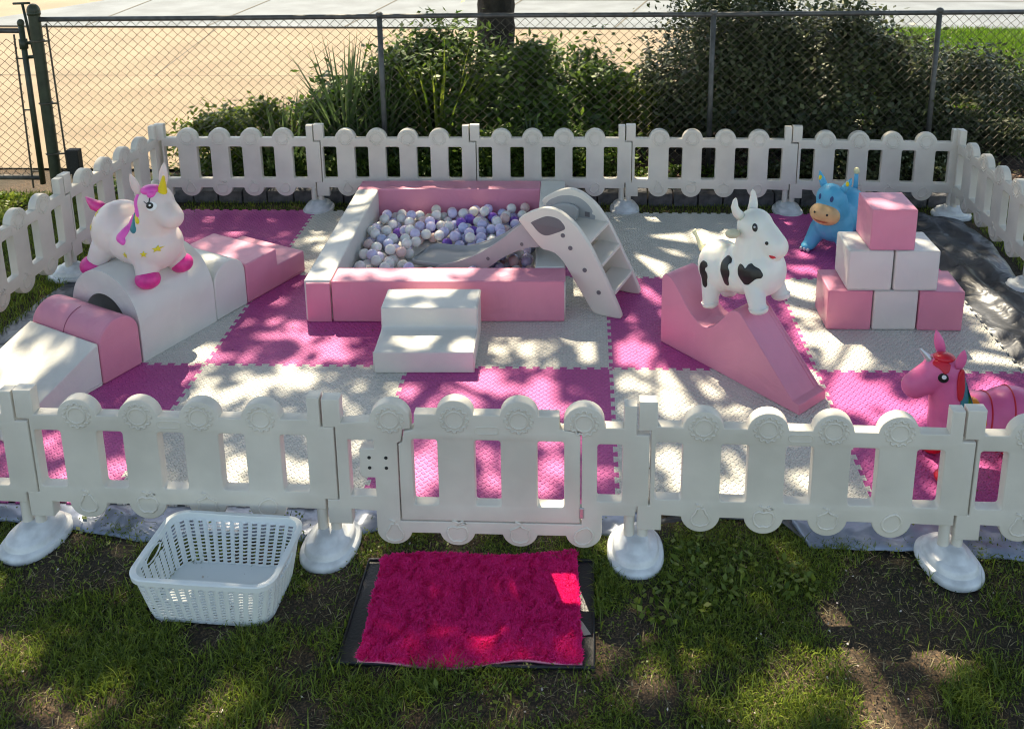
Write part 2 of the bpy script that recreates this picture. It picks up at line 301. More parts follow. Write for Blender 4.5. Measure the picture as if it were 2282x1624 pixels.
m.add([(-30, 2.62, z), (-1.2, 2.62, z), (-.6, 3.1, z), (9, 4.6, z), (9, 7.86, z), (-30, 7.86, z)], [(0, 1, 2, 3, 4, 5)])
tag(obj("pavement", m, 'tan'), "sunlit tan pavement beyond the chain link fence", kind='structure')
m = MB()
m.add([(-3.9, 7.885, z + .02), (14, 7.885, z + .02), (14, 11.4, z + .02), (-3.2, 11.4, z + .02), (-5.2, 10.1, z + .02), (-5.9, 8.7, z + .02), (-6.4, 7.885, z + .02)], [(0, 1, 2, 3, 4, 5, 6)])
tag(obj("concrete_path", m, 'pale'), "pale grey concrete path with joints", kind='structure')
m = MB(); m.add([(-60, 7.885, z + .004), (60, 7.885, z + .004), (60, 60, z + .004), (-60, 60, z + .004)], [(0, 1, 2, 3)])
tag(obj("road", m, 'tan'), "sunlit tan road beyond the concrete path", kind='structure')
m = MB(); zj = z + .024
for (xa, ya, xb, yb) in [(-4.6, 7.89, -4.66, 11), (-3.05, 7.89, -2.82, 11), (-1.3, 7.89, -.9, 11), (.4, 7.89, 1.0, 11), (2.1, 7.89, 2.9, 11), (-5.6, 9.95, 14, 9.98)]:
    d = Vector((xb - xa, yb - ya, 0)).normalized(); nrm = Vector((-d.y, d.x, 0)) * .012
    a, b = Vector((xa, ya, zj)), Vector((xb, yb, zj)); m.add([a - nrm, b - nrm, b + nrm, a + nrm], [(0, 1, 2, 3)])
for (xa, ya, xb, yb) in [(-30, 5.3, 9, 5.42), (-5.2, 2.7, -6.6, 7.8), (-2.6, 5.35, -2.9, 7.8), (-9.2, 2.7, -11, 7.8)]:
    d = Vector((xb - xa, yb - ya, 0)).normalized(); nrm = Vector((-d.y, d.x, 0)) * .008
    a, b = Vector((xa, ya, z + .004)), Vector((xb, yb, z + .004)); m.add([a - nrm, b - nrm, b + nrm, a + nrm], [(0, 1, 2, 3)])
m.box(-6.4, 14, 7.862, 7.883, z - .01, z + .006)
tag(obj("paving_joint", m, 'joint'), "dark joints between the paving slabs", kind='structure')
MT['mulch'] = mat("mulch", (.075, .045, .032), .95, col2=(.018, .013, .010), vscale=16, bump=1.4, bscale=45, detail=8)
V, F = grid(-1.3, 7, 2.08, 4.7, 160, 70, lambda X, Y: GZ + .02 + .012 * fnoise(X, Y, 9) + .006 * fnoise(X, Y, 31, s=5) + .10 * np.clip((Y - 2.1), 0, .6) - .05 * np.clip(Y - 3.4, 0, 2) - .2 * np.clip(-.8 - X, 0, 1))
tag(obj("planting_bed", fastmesh("planting_bed", V, F), 'mulch', smooth=True), "dark mulch of the planting bed along the fence", kind='structure')
# grass verge far right
V, F = grid(3.7, 14, 2.75, 7.84, 60, 50, lambda X, Y: GZ + .03 + .01 * fnoise(X, Y, 4))
tag(obj("grass_verge", fastmesh("grass_verge", V, F), mat("verge", (.05, .09, .01), .9, col2=(.03, .045, .01), vscale=9, bump=1, bscale=50)), "grass verge behind the shrubs", kind='structure')

# ------------------------------------------------------------------ picket playpen
ZK = .975
SL = [.206, .408, .611, .814]                       # slat centres
def panel_profile(L):
    k = L / 1.013; SLk = [s * k for s in SL]; zt = .462
    o = [(.003, .083), (.003, .175), (.043, .175), (.043, .446), (.003, .446), (.003, .548), (.062, .548), (.062, zt)]
    for c in SLk: o += arc(c, zt - .008, .066, 173, 7)
    o += [(L - .045, zt), (L - .045, .543), (L - .004, .543), (L - .004, .437), (L + .038, .437), (L + .038, .172), (L - .004, .172), (L - .004, .135), (L - .05, .135)]
    for c in reversed(SLk): o += arc(c, .146, .064, -8, -172)
    o += [(.082, .140), (.082, .083)]
    e = [.1 * k] + [(SLk[i] + SLk[i + 1]) / 2 for i in range(3)] + [.916 * k]
    return o, [rrect(c - .0435, c + .0435, .198, .406) for c in e], SLk
def gear(c, z, y, m, r=.0036):
    n = 12; pts = []
    for i in range(n):
        a = 2 * PI * i / n
        for da, rr in ((-.17, .0385), (-.10, .046), (.10, .046), (.17, .0385)): pts.append((c + rr * math.cos(a + da), y, z + rr * math.sin(a + da)))
    m.tube(pts, r, 5, closed=True)
    m.tube([(c + .029 * math.cos(2 * PI * i / 24), y, z + .029 * math.sin(2 * PI * i / 24)) for i in range(24)], r, 5, closed=True)
def fruit(kind, c, z, y, m, r=.0042):
    if kind == 0:    # pear
        P = [(.0, .034), (.012, .030), (.016, .016), (.026, .002), (.030, -.014), (.022, -.028), (0, -.034), (-.022, -.028), (-.030, -.014), (-.026, .002), (-.016, .016), (-.012, .030)]
    elif kind == 1:  # apple
        P = [(0, .022), (.014, .028), (.028, .022), (.034, .004), (.028, -.018), (.014, -.031), (0, -.027), (-.014, -.031), (-.028, -.018), (-.034, .004), (-.028, .022), (-.014, .028)]
    elif kind == 2:  # round fruit with a crown
        P = [(0, .038), (.008, .028), (.032, .018), (.028, .006), (.032, -.010), (.022, -.026), (0, -.032), (-.022, -.026), (-.032, -.010), (-.028, .006), (-.032, .018), (-.008, .028)]
    else:            # lemon
        P = [(.022, .026), (.030, .012), (.030, -.004), (.020, -.022), (.004, -.032), (-.014, -.032), (-.028, -.020), (-.031, -.002), (-.022, .016), (-.006, .028), (.010, .033)]
    m.tube([(c + a, y, z + b) for a, b in P], r, 5, closed=True)
    if kind < 3: m.tube([(c, y, z + .032), (c + .004, y, z + .042), (c - .016, y, z + .050)], r, 5)
    if kind == 1: m.tube([(c + .004, y, z + .040), (c + .018, y, z + .048), (c + .028, y, z + .040), (c + .012, y, z + .036)], r, 5, closed=True)
_pc = {}
TH = .042
def foot_tubes(o, L):
    for x in (.0215, L - .0225):
        t = MB(); t.tube([(x, 0, .022), (x, 0, .09 if x < .1 else .175)], .018, 14); obj("post", t, 'plastic', o, smooth=True, sharp=50)
def make_panel(L):
    key = round(L, 3)
    if key not in _pc:
        o, h, sl = panel_profile(L); _pc[key] = (shape2d("panel", [(a, b * 1.02) for a, b in o], [[(a, b * 1.02) for a, b in hh] for hh in h], TH, .004), sl)
    return _pc[key]
def add_panel(p, q, label, y_out=-1):
    """p,q ground points of the two joints; front (-y local) faces out of the pen on the front side"""
    d = Vector((q[0] - p[0], q[1] - p[1], 0)); L = d.length; me, sl = make_panel(L)
    r = empty("picket_fence", (p[0], p[1], 0), math.atan2(d.y, d.x), label, "fence panel", "white plastic picket panels around the play area")
    o = obj("panel", me if not me.users else me.copy(), 'plastic', r, smooth=True, sharp=30)
    foot_tubes(r, L)
    for i, c in enumerate(sl):
        g = MB(); gear(c, .471, -TH / 2, g); obj("gear_emblem", g, 'plastic', r, smooth=True)
        g = MB(); fruit(i, c, .141, -TH / 2, g); obj("fruit_emblem", g, 'plastic', r, smooth=True)
    g = MB(); cx = (sl[1] + sl[2]) / 2
    for y in (-TH / 2,): g.tube([(a, y, b) for a, b in rrect(cx - .038, cx + .038, .431, .456, .011, 4)], .0022, 5, closed=True)
    obj("slot_emblem", g, 'plastic', r, smooth=True)
    return r
def base_mesh():
    m = MB(); seg = 40; prof = [(.99, 0), (1.01, .010), (1.0, .022), (.96, .030), (.88, .033), (.84, .035), (.815, .042), (.80, .056), (.75, .063), (.62, .066), (.54, .070), (.46, .086), (.38, .094), (.30, .096)]
    vs = []; fs = []
    for rr, z in prof:
        for k in range(seg):
            a = 2 * PI * k / seg; n = 2.4; ca, sa = math.cos(a), math.sin(a)
            q = (abs(ca) ** n + abs(sa) ** n) ** (-1 / n); vs.append((ca * q * .094 * rr, sa * q * .122 * rr, z * .80))
    for i in range(len(prof) - 1):
        for k in range(seg):
            l = (k + 1) % seg; fs.append((i * seg + k, i * seg + l, (i + 1) * seg + l, (i + 1) * seg + k))
    fs += [tuple(range(seg - 1, -1, -1)), tuple((len(prof) - 1) * seg + k for k in range(seg))]
    m.add(vs, fs); return m.mesh("base")
bme = base_mesh()
def add_base(x, y, rz, label):
    r = empty("fence_base", (x, y, GZ), rz, label, "fence base", "weighted white bases under the picket panels")
    o = obj("base", bme if not bme.users else bme.copy(), 'plastic_base', r, smooth=True, sharp=40)
    for s in (-1, 1):
        p = MB(); p.tube([(.012, s * .092, .017), (.012, s * .092, .024)], [.017, .012], 12); obj("water_plug", p, 'plastic_base', r, smooth=True, sharp=40)
    return r
FJ = [(-1.165, -1.060), (-.155, -1.075), (.855, -1.090), (1.878, -1.102), (2.905, -1.130), (3.915, -1.150)]
BJ = [(-1.000, 1.868), (.002, 1.885), (.985, 1.895), (1.968, 1.915), (3.008, 1.905), (4.035, 1.868)]
LJ = [(-1.165, -1.060), (-1.135, -.08), (-1.085, .915), (-1.000, 1.868)]
RJ = [(3.915, -1.150), (4.02, -.17), (4.045, .835), (4.035, 1.868)]
add_panel(FJ[0], FJ[1], "front picket panel cut off by the left edge, left of the panel behind the basket")
add_panel(FJ[1], FJ[2], "front picket panel directly behind the white basket, left of the gate")
add_panel(FJ[3], FJ[4], "front picket panel right of the gate, in front of the pink ramp")
add_panel(FJ[4], FJ[5], "front picket panel at the right edge, in front of the pink unicorn's body")
bl = ["back picket panel behind the white unicorn's head, leftmost of the back row", "back picket panel behind the left half of the ball pit's back wall", "back picket panel in the middle, behind the top of the slide",
      "back picket panel behind the white cow's horns, fourth from the left", "back picket panel behind the blue cow and cube tower, rightmost of the back row"]
for i in range(5): add_panel(BJ[i], BJ[i + 1], bl[i])
ll = ["left side picket panel nearest the camera, beyond the left edge", "left side picket panel beside the pink and white climbing blocks, cut by the left edge", "left side picket panel behind the white unicorn's tail, up to the back corner"]
for i in range(3): add_panel(LJ[i], LJ[i + 1], ll[i])
rl = ["right side picket panel nearest the camera, beyond the right edge", "right side picket panel beyond the right edge, past the base on the silver sheet", "right side picket panel running from the back corner over the black and silver sheet"]
for i in range(3): add_panel(RJ[i + 1], RJ[i], rl[i])
for (x, y), l, rz in [(FJ[1], "white fence base at the front left corner of the picture, left of the basket", -.25), (FJ[2], "white fence base between the basket and the pink rug", -.1), (FJ[3], "white fence base right of the pink rug, under the gate's right end", 0), (FJ[4], "white fence base front right, beside the torn tarpaulin edge", .22), (FJ[5], "white fence base at the pen's front right corner, beyond the right edge", .6)]:
    add_base(x, y - .006, rz, l)
for (x, y), l, rz in [(BJ[1], "back fence base left of the ball pit", 0), (BJ[2], "back fence base hidden behind the ball pit", 0), (BJ[3], "back fence base right of the slide top", 0), (BJ[4], "back fence base between the white cow's horns and the blue cow", 0), (BJ[5], "back right corner fence base turned sideways, at the end of the black sheet", 1.45),
                      (LJ[2], "left side fence base behind the unicorn's hind leg", PI / 2), (RJ[2], "right side fence base standing on the silver sheet's edge", PI / 2 - .1), (BJ[0], "fence base in the back left corner", .7)]:
    add_base(x, y, rz, l)
# gate panel
p, q = FJ[2], FJ[3]; d = Vector((q[0] - p[0], q[1] - p[1], 0)); L = d.length
gate = empty("picket_gate", (p[0], p[1], 0), math.atan2(d.y, d.x), "white picket gate panel with closed door, in front of the pink rug", "gate")
zt = .462
fr = [(.003, .083), (.003, .175), (.043, .175), (.043, .446), (.003, .446), (.003, .548), (.062, .548), (.062, zt)]
fr += arc(.222, .472, .066, 180, 0) + [(.288, .447), (.262, .442), (.256, .40), (.243, .392), (.243, .098), (.843, .098), (.843, .447), (.785, .450)]
fr += arc(.850, .472, .066, 180, 0) + [(.916, zt), (L - .045, zt), (L - .045, .543), (L - .004, .543), (L - .004, .437), (L + .038, .437), (L + .038, .172), (L - .004, .172), (L - .004, .135), (L - .05, .135), (.910, .135), (.910, .07)]
for c in (.850, .640, .432, .222): fr += arc(c, .068, .060, -14, -166)
fr += [(.164, .135), (.082, .14), (.082, .083)]
hole1 = [(.082, .192), (.166, .192), (.166, .262), (.128, .262), (.118, .270), (.118, .362), (.128, .370), (.166, .370), (.166, .402), (.082, .402)]
obj("gate_frame", shape2d("gate_frame", fr, [hole1, rrect(.893, .975, .188, .402)], TH, .004), 'plastic', gate, smooth=True, sharp=30)
dr = [(.247, .103), (.247, .388), (.260, .397), (.266, .436), (.294, .442), (.300, .452), (.302, .500)]
for c in (.432, .640): dr += arc(c, .490, .062, 171, 9)
dr += [(.770, .500), (.772, .452), (.838, .440), (.838, .103)]
do = obj("gate_door", shape2d("gate_door", dr, [rrect(.290, .374, .163, .408), rrect(.494, .580, .163, .408), rrect(.698, .786, .163, .408)], TH, .004), 'plastic', gate, smooth=True, sharp=30)
foot_tubes(gate, L)
for c, par, z_ in ((.222, gate, .477), (.432, do, .482), (.640, do, .482), (.850, gate, .477)):
    g = MB(); gear(c, z_, -TH / 2, g); obj("gear_emblem", g, 'plastic', par, smooth=True)
for i, c in enumerate((.222, .432, .640, .850)):
    g = MB(); fruit(i, c, .055, -TH / 2, g); obj("fruit_emblem", g, 'plastic', gate, smooth=True)
g = MB(); g.tube([(a, -TH / 2, b) for a, b in rrect(.498, .574, .432, .458, .011, 4)], .0022, 5, closed=True); obj("slot_emblem", g, 'plastic', do, smooth=True)
for x in (.150, .205):
    for z_ in (.300, .338):
        g = MB(); g.tube([(x, -TH / 2 - .0015, z_), (x, -TH / 2 + .002, z_)], .0058, 12); obj("screw_hole", g, 'dark', gate)
g = MB(); g.box(.836, .852, -TH / 2 - .004, -TH / 2 + .02, .125, .165); obj("latch", g, 'silver', gate, bevel=.003)

# ------------------------------------------------------------------ foam floor
T = .914; NTOOTH = 15
def edge(p, q, flip=1):
    p, q = Vector(p), Vector(q); d = (q - p) / NTOOTH; n = Vector((-d.y, d.x)).normalized() * .0085 * flip; out = []
    for i in range(NTOOTH):
        a = p + d * i
        out += [a + d * .0 - n if i else a, a + d * .27 - n, a + d * .20 + n, a + d * .80 + n, a + d * .73 - n]
    return out + [q]
mats = []
cname = ["leftmost", "second", "middle", "fourth", "rightmost"]; rname = ["front", "middle", "back"]
near = {(0, 0): "under the white wedge block", (1, 0): "between basket and ball pit", (2, 0): "just inside the gate", (3, 0): "in front of the ramp's low end", (4, 0): "under the pink unicorn",
        (0, 1): "under the white tunnel block", (1, 1): "under the ball pit's front left corner", (2, 1): "right of the white step", (3, 1): "under the slide's foot and the ramp", (4, 1): "in front of the cube tower",
        (0, 2): "beside the white unicorn", (1, 2): "left of the ball pit's back", (2, 2): "behind the slide and ball pit", (3, 2): "behind the white cow", (4, 2): "under the blue cow"}
for j in range(3):
    for i in range(5):
        x0, y0 = (i - 1) * T, (j - 1) * T; pink = (i + j) % 2 == 0
        def cor(a, b): return (a, b)
        bot = edge((x0, y0), (x0 + T, y0)); rig = edge((x0 + T, y0), (x0 + T, y0 + T)); top = edge((x0, y0 + T), (x0 + T, y0 + T)); lef = edge((x0, y0), (x0, y0 + T))
        poly = bot[:-1] + rig[:-1] + top[::-1][:-1] + lef[::-1][:-1]
        cx, cy = x0 + T / 2, y0 + T / 2
        m = MB(); m.prism([(v.x - cx, v.y - cy) for v in poly], -.0118, 0, lambda a, b, t: (a, b, t))
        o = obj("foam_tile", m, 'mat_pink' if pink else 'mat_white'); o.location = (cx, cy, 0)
        tag(o, f"{'pink' if pink else 'cream white'} foam tile, {cname[i]} of {rname[j]} row, {near[(i, j)]}", "foam tile", "interlocking foam floor tiles")
# tarpaulin under the tiles
def tarp():
    out = [(-1.12, -.90), (-.60, -.95), (-.37, -.975), (0, -1.03), (.206, -1.075), (.45, -1.04), (.70, -1.07), (.90, -1.06), (1.0, -1.0), (1.12, -.93), (1.5, -.94), (1.70, -.97), (1.84, -1.05), (1.92, -1.0), (2.1, -.93), (2.42, -.95), (2.46, -1.055), (2.86, -1.075), (3.18, -1.12), (3.7, -1.14),
           (4.0, -1.1), (3.96, -.3), (3.99, .5), (4.03, .9), (4.10, 1.42), (4.06, 1.75), (3.82, 1.845), (3.4, 1.80), (-.7, 1.80), (-.96, 1.5), (-1.03, 1.0), (-1.10, .60), (-1.13, .2), (-1.16, -.4)]
    n = len(out)
    # dense fan: rings from the outline inward
    dens = []
    for i in range(n):
        a, b = Vector(out[i]), Vector(out[(i + 1) % n]); k = max(1, int((b - a).length / .02))
        dens += [a + (b - a) * t / k for t in range(k)]
    cen = Vector((1.5, .4)); rings = []
    NRG = 44
    for r_ in range(NRG):
        rings.append([p + (cen - p) * (r_ / (NRG - 1) * .45) for p in dens])
    vs = []
    for r_, ring in enumerate(rings):
        for v in ring:
            inside = (-.914 - .02 < v.x < 3.656 + .02) and (-.914 - .02 < v.y < 1.828 + .02)
            dd = max(-.914 - v.x, v.x - 3.656, -.914 - v.y, v.y - 1.828, 0)
            a = min(1, max(0, (dd - .012) / .06))
            w_ = noise.noise(Vector((v.x * 7, v.y * 2.2, 1))) + .5 * noise.noise(Vector((v.x * 17, v.y * 5, 4))) + .10 * noise.noise(Vector((v.x * 38, v.y * 24, 9)))
            wr = 1.35 if v.x > 3.6 else .35
            if v.x > 3.6: w_ += 1.1 * math.exp(-((v.x - 3.83 + .16 * (v.y - .6)) / .045) ** 2) + .3
            vs.append((v.x, v.y, -.0155 + a * max(-.004, .028 * wr * (w_ + .25)) - (.004 if r_ == 0 and v.y < 0 else 0)))
    N = len(dens); fs = []
    for r_ in range(NRG - 1):
        for k in range(N): l = (k + 1) % N; fs.append((r_ * N + k, r_ * N + l, (r_ + 1) * N + l, (r_ + 1) * N + k))
    m = MB(); m.add(vs, fs)
    # the wind lifts the black hem at the front right
    o = obj("tarpaulin", m, 'tarp', smooth=True); tag(o, "crumpled black and silver plastic sheet spread under the foam floor", "tarpaulin")
    s = o.modifiers.new("s", 'SOLIDIFY'); s.thickness = .001
tarp()
TP = bpy.data.objects["tarpaulin"]
MT['hem'] = mat("silver_hem", (.30, .35, .45), .33, col2=(.20, .235, .31), vscale=5, metal=.2, bump=.3, bscale=14, wrinkle=.6)
def hem(pts, inn, seed):
    vs = []; K = 9
    dens = []
    for a, b in zip(pts[:-1], pts[1:]):
        a, b = Vector(a), Vector(b); k = max(2, int((b - a).length / .015)); dens += [a + (b - a) * t / k for t in range(k)]
    dens.append(Vector(pts[-1])); n_ = len(dens)
    for j in range(K):
        for i, p_ in enumerate(dens):
            t = j / (K - 1); y = p_.y + (inn - p_.y) * t; nz = noise.noise(Vector((p_.x * 9, y * 14, seed))) + .4 * noise.noise(Vector((p_.x * 24, y * 30, seed + 3)))
            vs.append((p_.x, y + (0 if j else .006 * nz), -.012 + .016 * math.sin(PI * min(1, t * 1.05)) * (.6 + .6 * nz) + .004 * nz - (.006 if j == 0 else 0) + (.002 if t < .9 else -.003)))
    m = MB(); m.add(vs, [(j * n_ + i, j * n_ + i + 1, (j + 1) * n_ + i + 1, (j + 1) * n_ + i) for j in range(K - 1) for i in range(n_ - 1)])
    o = obj("silver_hem", m, 'hem', TP, smooth=True); s_ = o.modifiers.new("s", 'SOLIDIFY'); s_.thickness = .0012
hem([(-1.10, -.965), (-.60, -.985), (-.37, -.995), (0, -1.045), (.206, -1.09), (.45, -1.06), (.70, -1.085), (.90, -1.07), (1.03, -1.0)], -.905, 1)
hem([(1.66, -.985), (1.84, -1.06), (1.95, -1.01)], -.905, 5)
hem([(2.43, -.96), (2.465, -1.075), (2.86, -1.09), (3.18, -1.13), (3.7, -1.15)], -.905, 8)

# ------------------------------------------------------------------ soft blocks
def blk(name, label, cat, group=None): return name, label, cat, group
def local(O, ang): 
    return Matrix.Translation((O[0], O[1], 0)) @ Matrix.Rotation(ang, 4, 'Z')
# ball pit: four cushions laid like a pinwheel
pit = empty("ball_pit", (.345, .392, 0), math.radians(1.2), "square soft ball pit with pink and white padded walls", "ball pit")
W_, D_, th, H_ = 1.272, 1.40, .152, .218
def cushion(name, x0, x1, y0, y1, z1, m_, par, bev=.009, z0=.0005):
    b = MB(); b.box(x0, x1, y0, y1, z0, z1); return obj(name, b, m_, par, bevel=bev, seg=3)
o = cushion("front_wall", th - .018, W_, 0, th, H_, 'vinyl_pink', pit)
# the left wall is white on top and pink at its front end
c = MB(); c.box(0, th - .022, .012, D_ - th, .0005, H_); obj("left_wall", c, 'vinyl_white', pit, bevel=.009)
c = MB(); c.box(.012, th - .024, 0, .014, .0005, H_ - .012); obj("end_cap", c, 'vinyl_pink', pit, bevel=.004)
cushion("back_wall", 0, W_ - th, D_ - th + .003, D_, H_, 'vinyl_pink', pit)
cushion("right_wall", W_ - th, W_, th + .003, D_, H_, 'vinyl_white', pit)
cushion("floor_pad", th - .02, W_ - th, th, D_ - th, .022, 'vinyl_white', pit, .004)
def seam(par, pts, m_='vinyl_pink', r=.0022):
    s = MB(); s.tube(pts, r, 6); obj("piping", s, m_, par, smooth=True)
seam(pit, [(th - .01, -.001, H_ - .004), (W_ - .006, -.001, H_ - .004)]); seam(pit, [(th - .01, -.001, .008), (W_ - .006, -.001, .008)])
seam(pit, [(W_ - .003, -.001, .008), (W_ - .003, -.001, H_ - .004)], 'vinyl_white', .003)
# white two-step block in front of the pit
st = empty("foam_step", (.779, -.060, 0), math.radians(1.2), "white two-step foam block in front of the ball pit", "step block")
b = MB(); prof = [(0, .0005), (0, .104), (.185, .112), (.196, .122), (.200, .214), (.390, .214), (.390, .0005)]
b.prism(prof, 0, .442, lambda a, z_, t: (t, a, z_)); obj("block", b, 'vinyl_white', st, bevel=.010)
seam(st, [(-.001, .004, .006), (-.001, .004, .104)], 'vinyl_white'); seam(st, [(.443, .002, .006), (.443, .002, .104), (.443, .186, .114), (.443, .198, .206), (.443, .388, .206)], 'vinyl_white', .002)
# climbing set, five soft pieces in a line
CA = math.radians(63.86); CO = (-.371, -.175); WC = .452
def cl(name, label, s0, build, mname, group="soft climbing blocks in a line on the left"):
    r = empty(name, (CO[0] + math.cos(CA) * s0, CO[1] + math.sin(CA) * s0, 0), CA, label, "foam block", group); b = MB(); build(b); obj("block", b, mname, r, bevel=.008, seg=3); return r
e = cl("foam_wedge", "white foam wedge ramp at the left edge, nearest of the climbing blocks", -.452, lambda b: b.prism([(0, .0005), (0, .012), (.448, .200), (.448, .0005)], 0, WC, lambda a, z_, t: (a, t, z_)), 'vinyl_white')
seam(e, [(.02, -.001, .016), (.446, -.001, .016)], 'vinyl_white', .0018)
e = cl("foam_arch_block", "pink round-topped foam block between the white wedge and the tunnel", 0, lambda b: b.prism([(0, .0005), (0, .172)] + arc(.100, .172, .100, 172, 8, 16) + [(.200, .172), (.200, .0005)], 0, WC, lambda a, z_, t: (a, t, z_)), 'vinyl_pink')
MT['seam_pink'] = mat("seam_pink", (.35, .08, .14), .7)
seam(e, [(a, .235, z_) for a, z_ in [(-.0006, .01), (-.0006, .172)] + arc(.1, .172, .1006, 172, 90, 10)], 'seam_pink', .0016)
def tun(b):
    out = [(0, .0005), (0, .172)] + arc(WC / 2, .172, WC / 2, 176, 4, 30) + [(WC, .172), (WC, .0005), (WC / 2 + .135, .0005), (WC / 2 + .135, .15)] + arc(WC / 2, .15, .135, 4, 176, 20) + [(WC / 2 - .135, .15), (WC / 2 - .135, .0005)]
    n = len(out); vs = [(0, a, z_) for a, z_ in out] + [(.425, a, z_) for a, z_ in out]; fs = [(i, (i + 1) % n, n + (i + 1) % n, n + i) for i in range(n)]
    tri = tessellate_polygon([[Vector((a, z_, 0)) for a, z_ in out]])
    fs += [tuple(t_) for t_ in tri] + [tuple(n + x for x in t_[::-1]) for t_ in tri]; b.add(vs, fs)
e = cl("foam_tunnel", "large white arched foam tunnel under the white unicorn", .206, tun, 'vinyl_white')
e = cl("foam_arch_block", "white round-topped foam block between the tunnel and the pink steps", .636, lambda b: b.prism([(0, .0005), (0, .180)] + arc(.100, .180, .100, 172, 8, 16) + [(.200, .180), (.200, .0005)], 0, WC, lambda a, z_, t: (a, t, z_)), 'vinyl_white')
e = cl("foam_step", "pink foam step block beyond the tunnel, farthest of the climbing blocks", .840, lambda b: b.prism([(0, .0005), (0, .214), (.217, .214), (.219, .122), (.418, .122), (.418, .0005)], 0, WC, lambda a, z_, t: (a, t, z_)), 'vinyl_pink')
seam(e, [(.002, -.001, .014), (.416, -.001, .014)], 'vinyl_pink', .0018)
# pink wave ramp
RA = math.atan2(-.747, .664)
rp = empty("foam_ramp", (2.066, .243, 0), RA, "pink wave-shaped foam ramp under the white cow", "foam block")
prof = [(0, .0005), (0, .318), (.004, .336), (.016, .349), (.034, .352), (.058, .344), (.085, .322), (.115, .290), (.150, .248), (.190, .212), (.225, .192), (.258, .184), (.288, .190), (.318, .212), (.350, .248), (.380, .288), (.405, .316), (.428, .330), (.445, .333), (.462, .326), (.49, .300), (.75, .050), (.784, .046), (.786, .0005)]
n = len(prof); b = MB(); WR = .188
vs = [(a, 0, z_) for a, z_ in prof] + [(a, WR, z_) for a, z_ in prof]; fs = [(i, (i + 1) % n, n + (i + 1) % n, n + i) for i in range(n)]
tri = tessellate_polygon([[Vector((a, z_, 0)) for a, z_ in prof]]); fs += [tuple(t_) for t_ in tri] + [tuple(n + x for x in t_[::-1]) for t_ in tri]
b.add(vs, fs); RAMP = obj("block", b, 'vinyl_pink', rp, bevel=.006, seg=2)
seam(rp, [(a, WR - .012, z_ + .0004) for a, z_ in prof[19:23]], 'vinyl_pink', .003)
seam(rp, [(a, WR - .03, z_) for a, z_ in prof[19:22]], 'vinyl_pink', .0022)
# cubes
CS = .212; cub = [("pink cube, bottom left of the tower, by the white cow's side", 2.874, 0, 'vinyl_pink', 0), ("white cube in the middle of the tower's bottom row", 3.092, 0, 'vinyl_white', .01), ("pink cube, bottom right of the tower, next to the silver sheet", 3.309, 0, 'vinyl_pink', -.02),
       ("white cube, left of the tower's middle row, in front of the blue cow", 2.958, .2125, 'vinyl_white', .0), ("white cube, right of the tower's middle row", 3.178, .2125, 'vinyl_white', .02), ("pink cube alone on top of the tower", 3.052, .425, 'vinyl_pink', .01)]
for l, x, z_, m_, rz in cub:
    z_ *= .97; r = empty("foam_cube", (x, .368, z_), rz, l, "foam cube", "soft cubes stacked in a tower")
    b = MB(); b.box(0, CS, 0, CS + .02, .001, .206); obj("cube", b, m_, r, bevel=.011 if m_ == 'vinyl_white' else .007, seg=3)
    seam(r, [(.004, -.0005, .203), (CS - .004, -.0005, .203)], m_, .0014); seam(r, [(.004, -.0005, .005), (CS - .004, -.0005, .005)], m_, .0014)

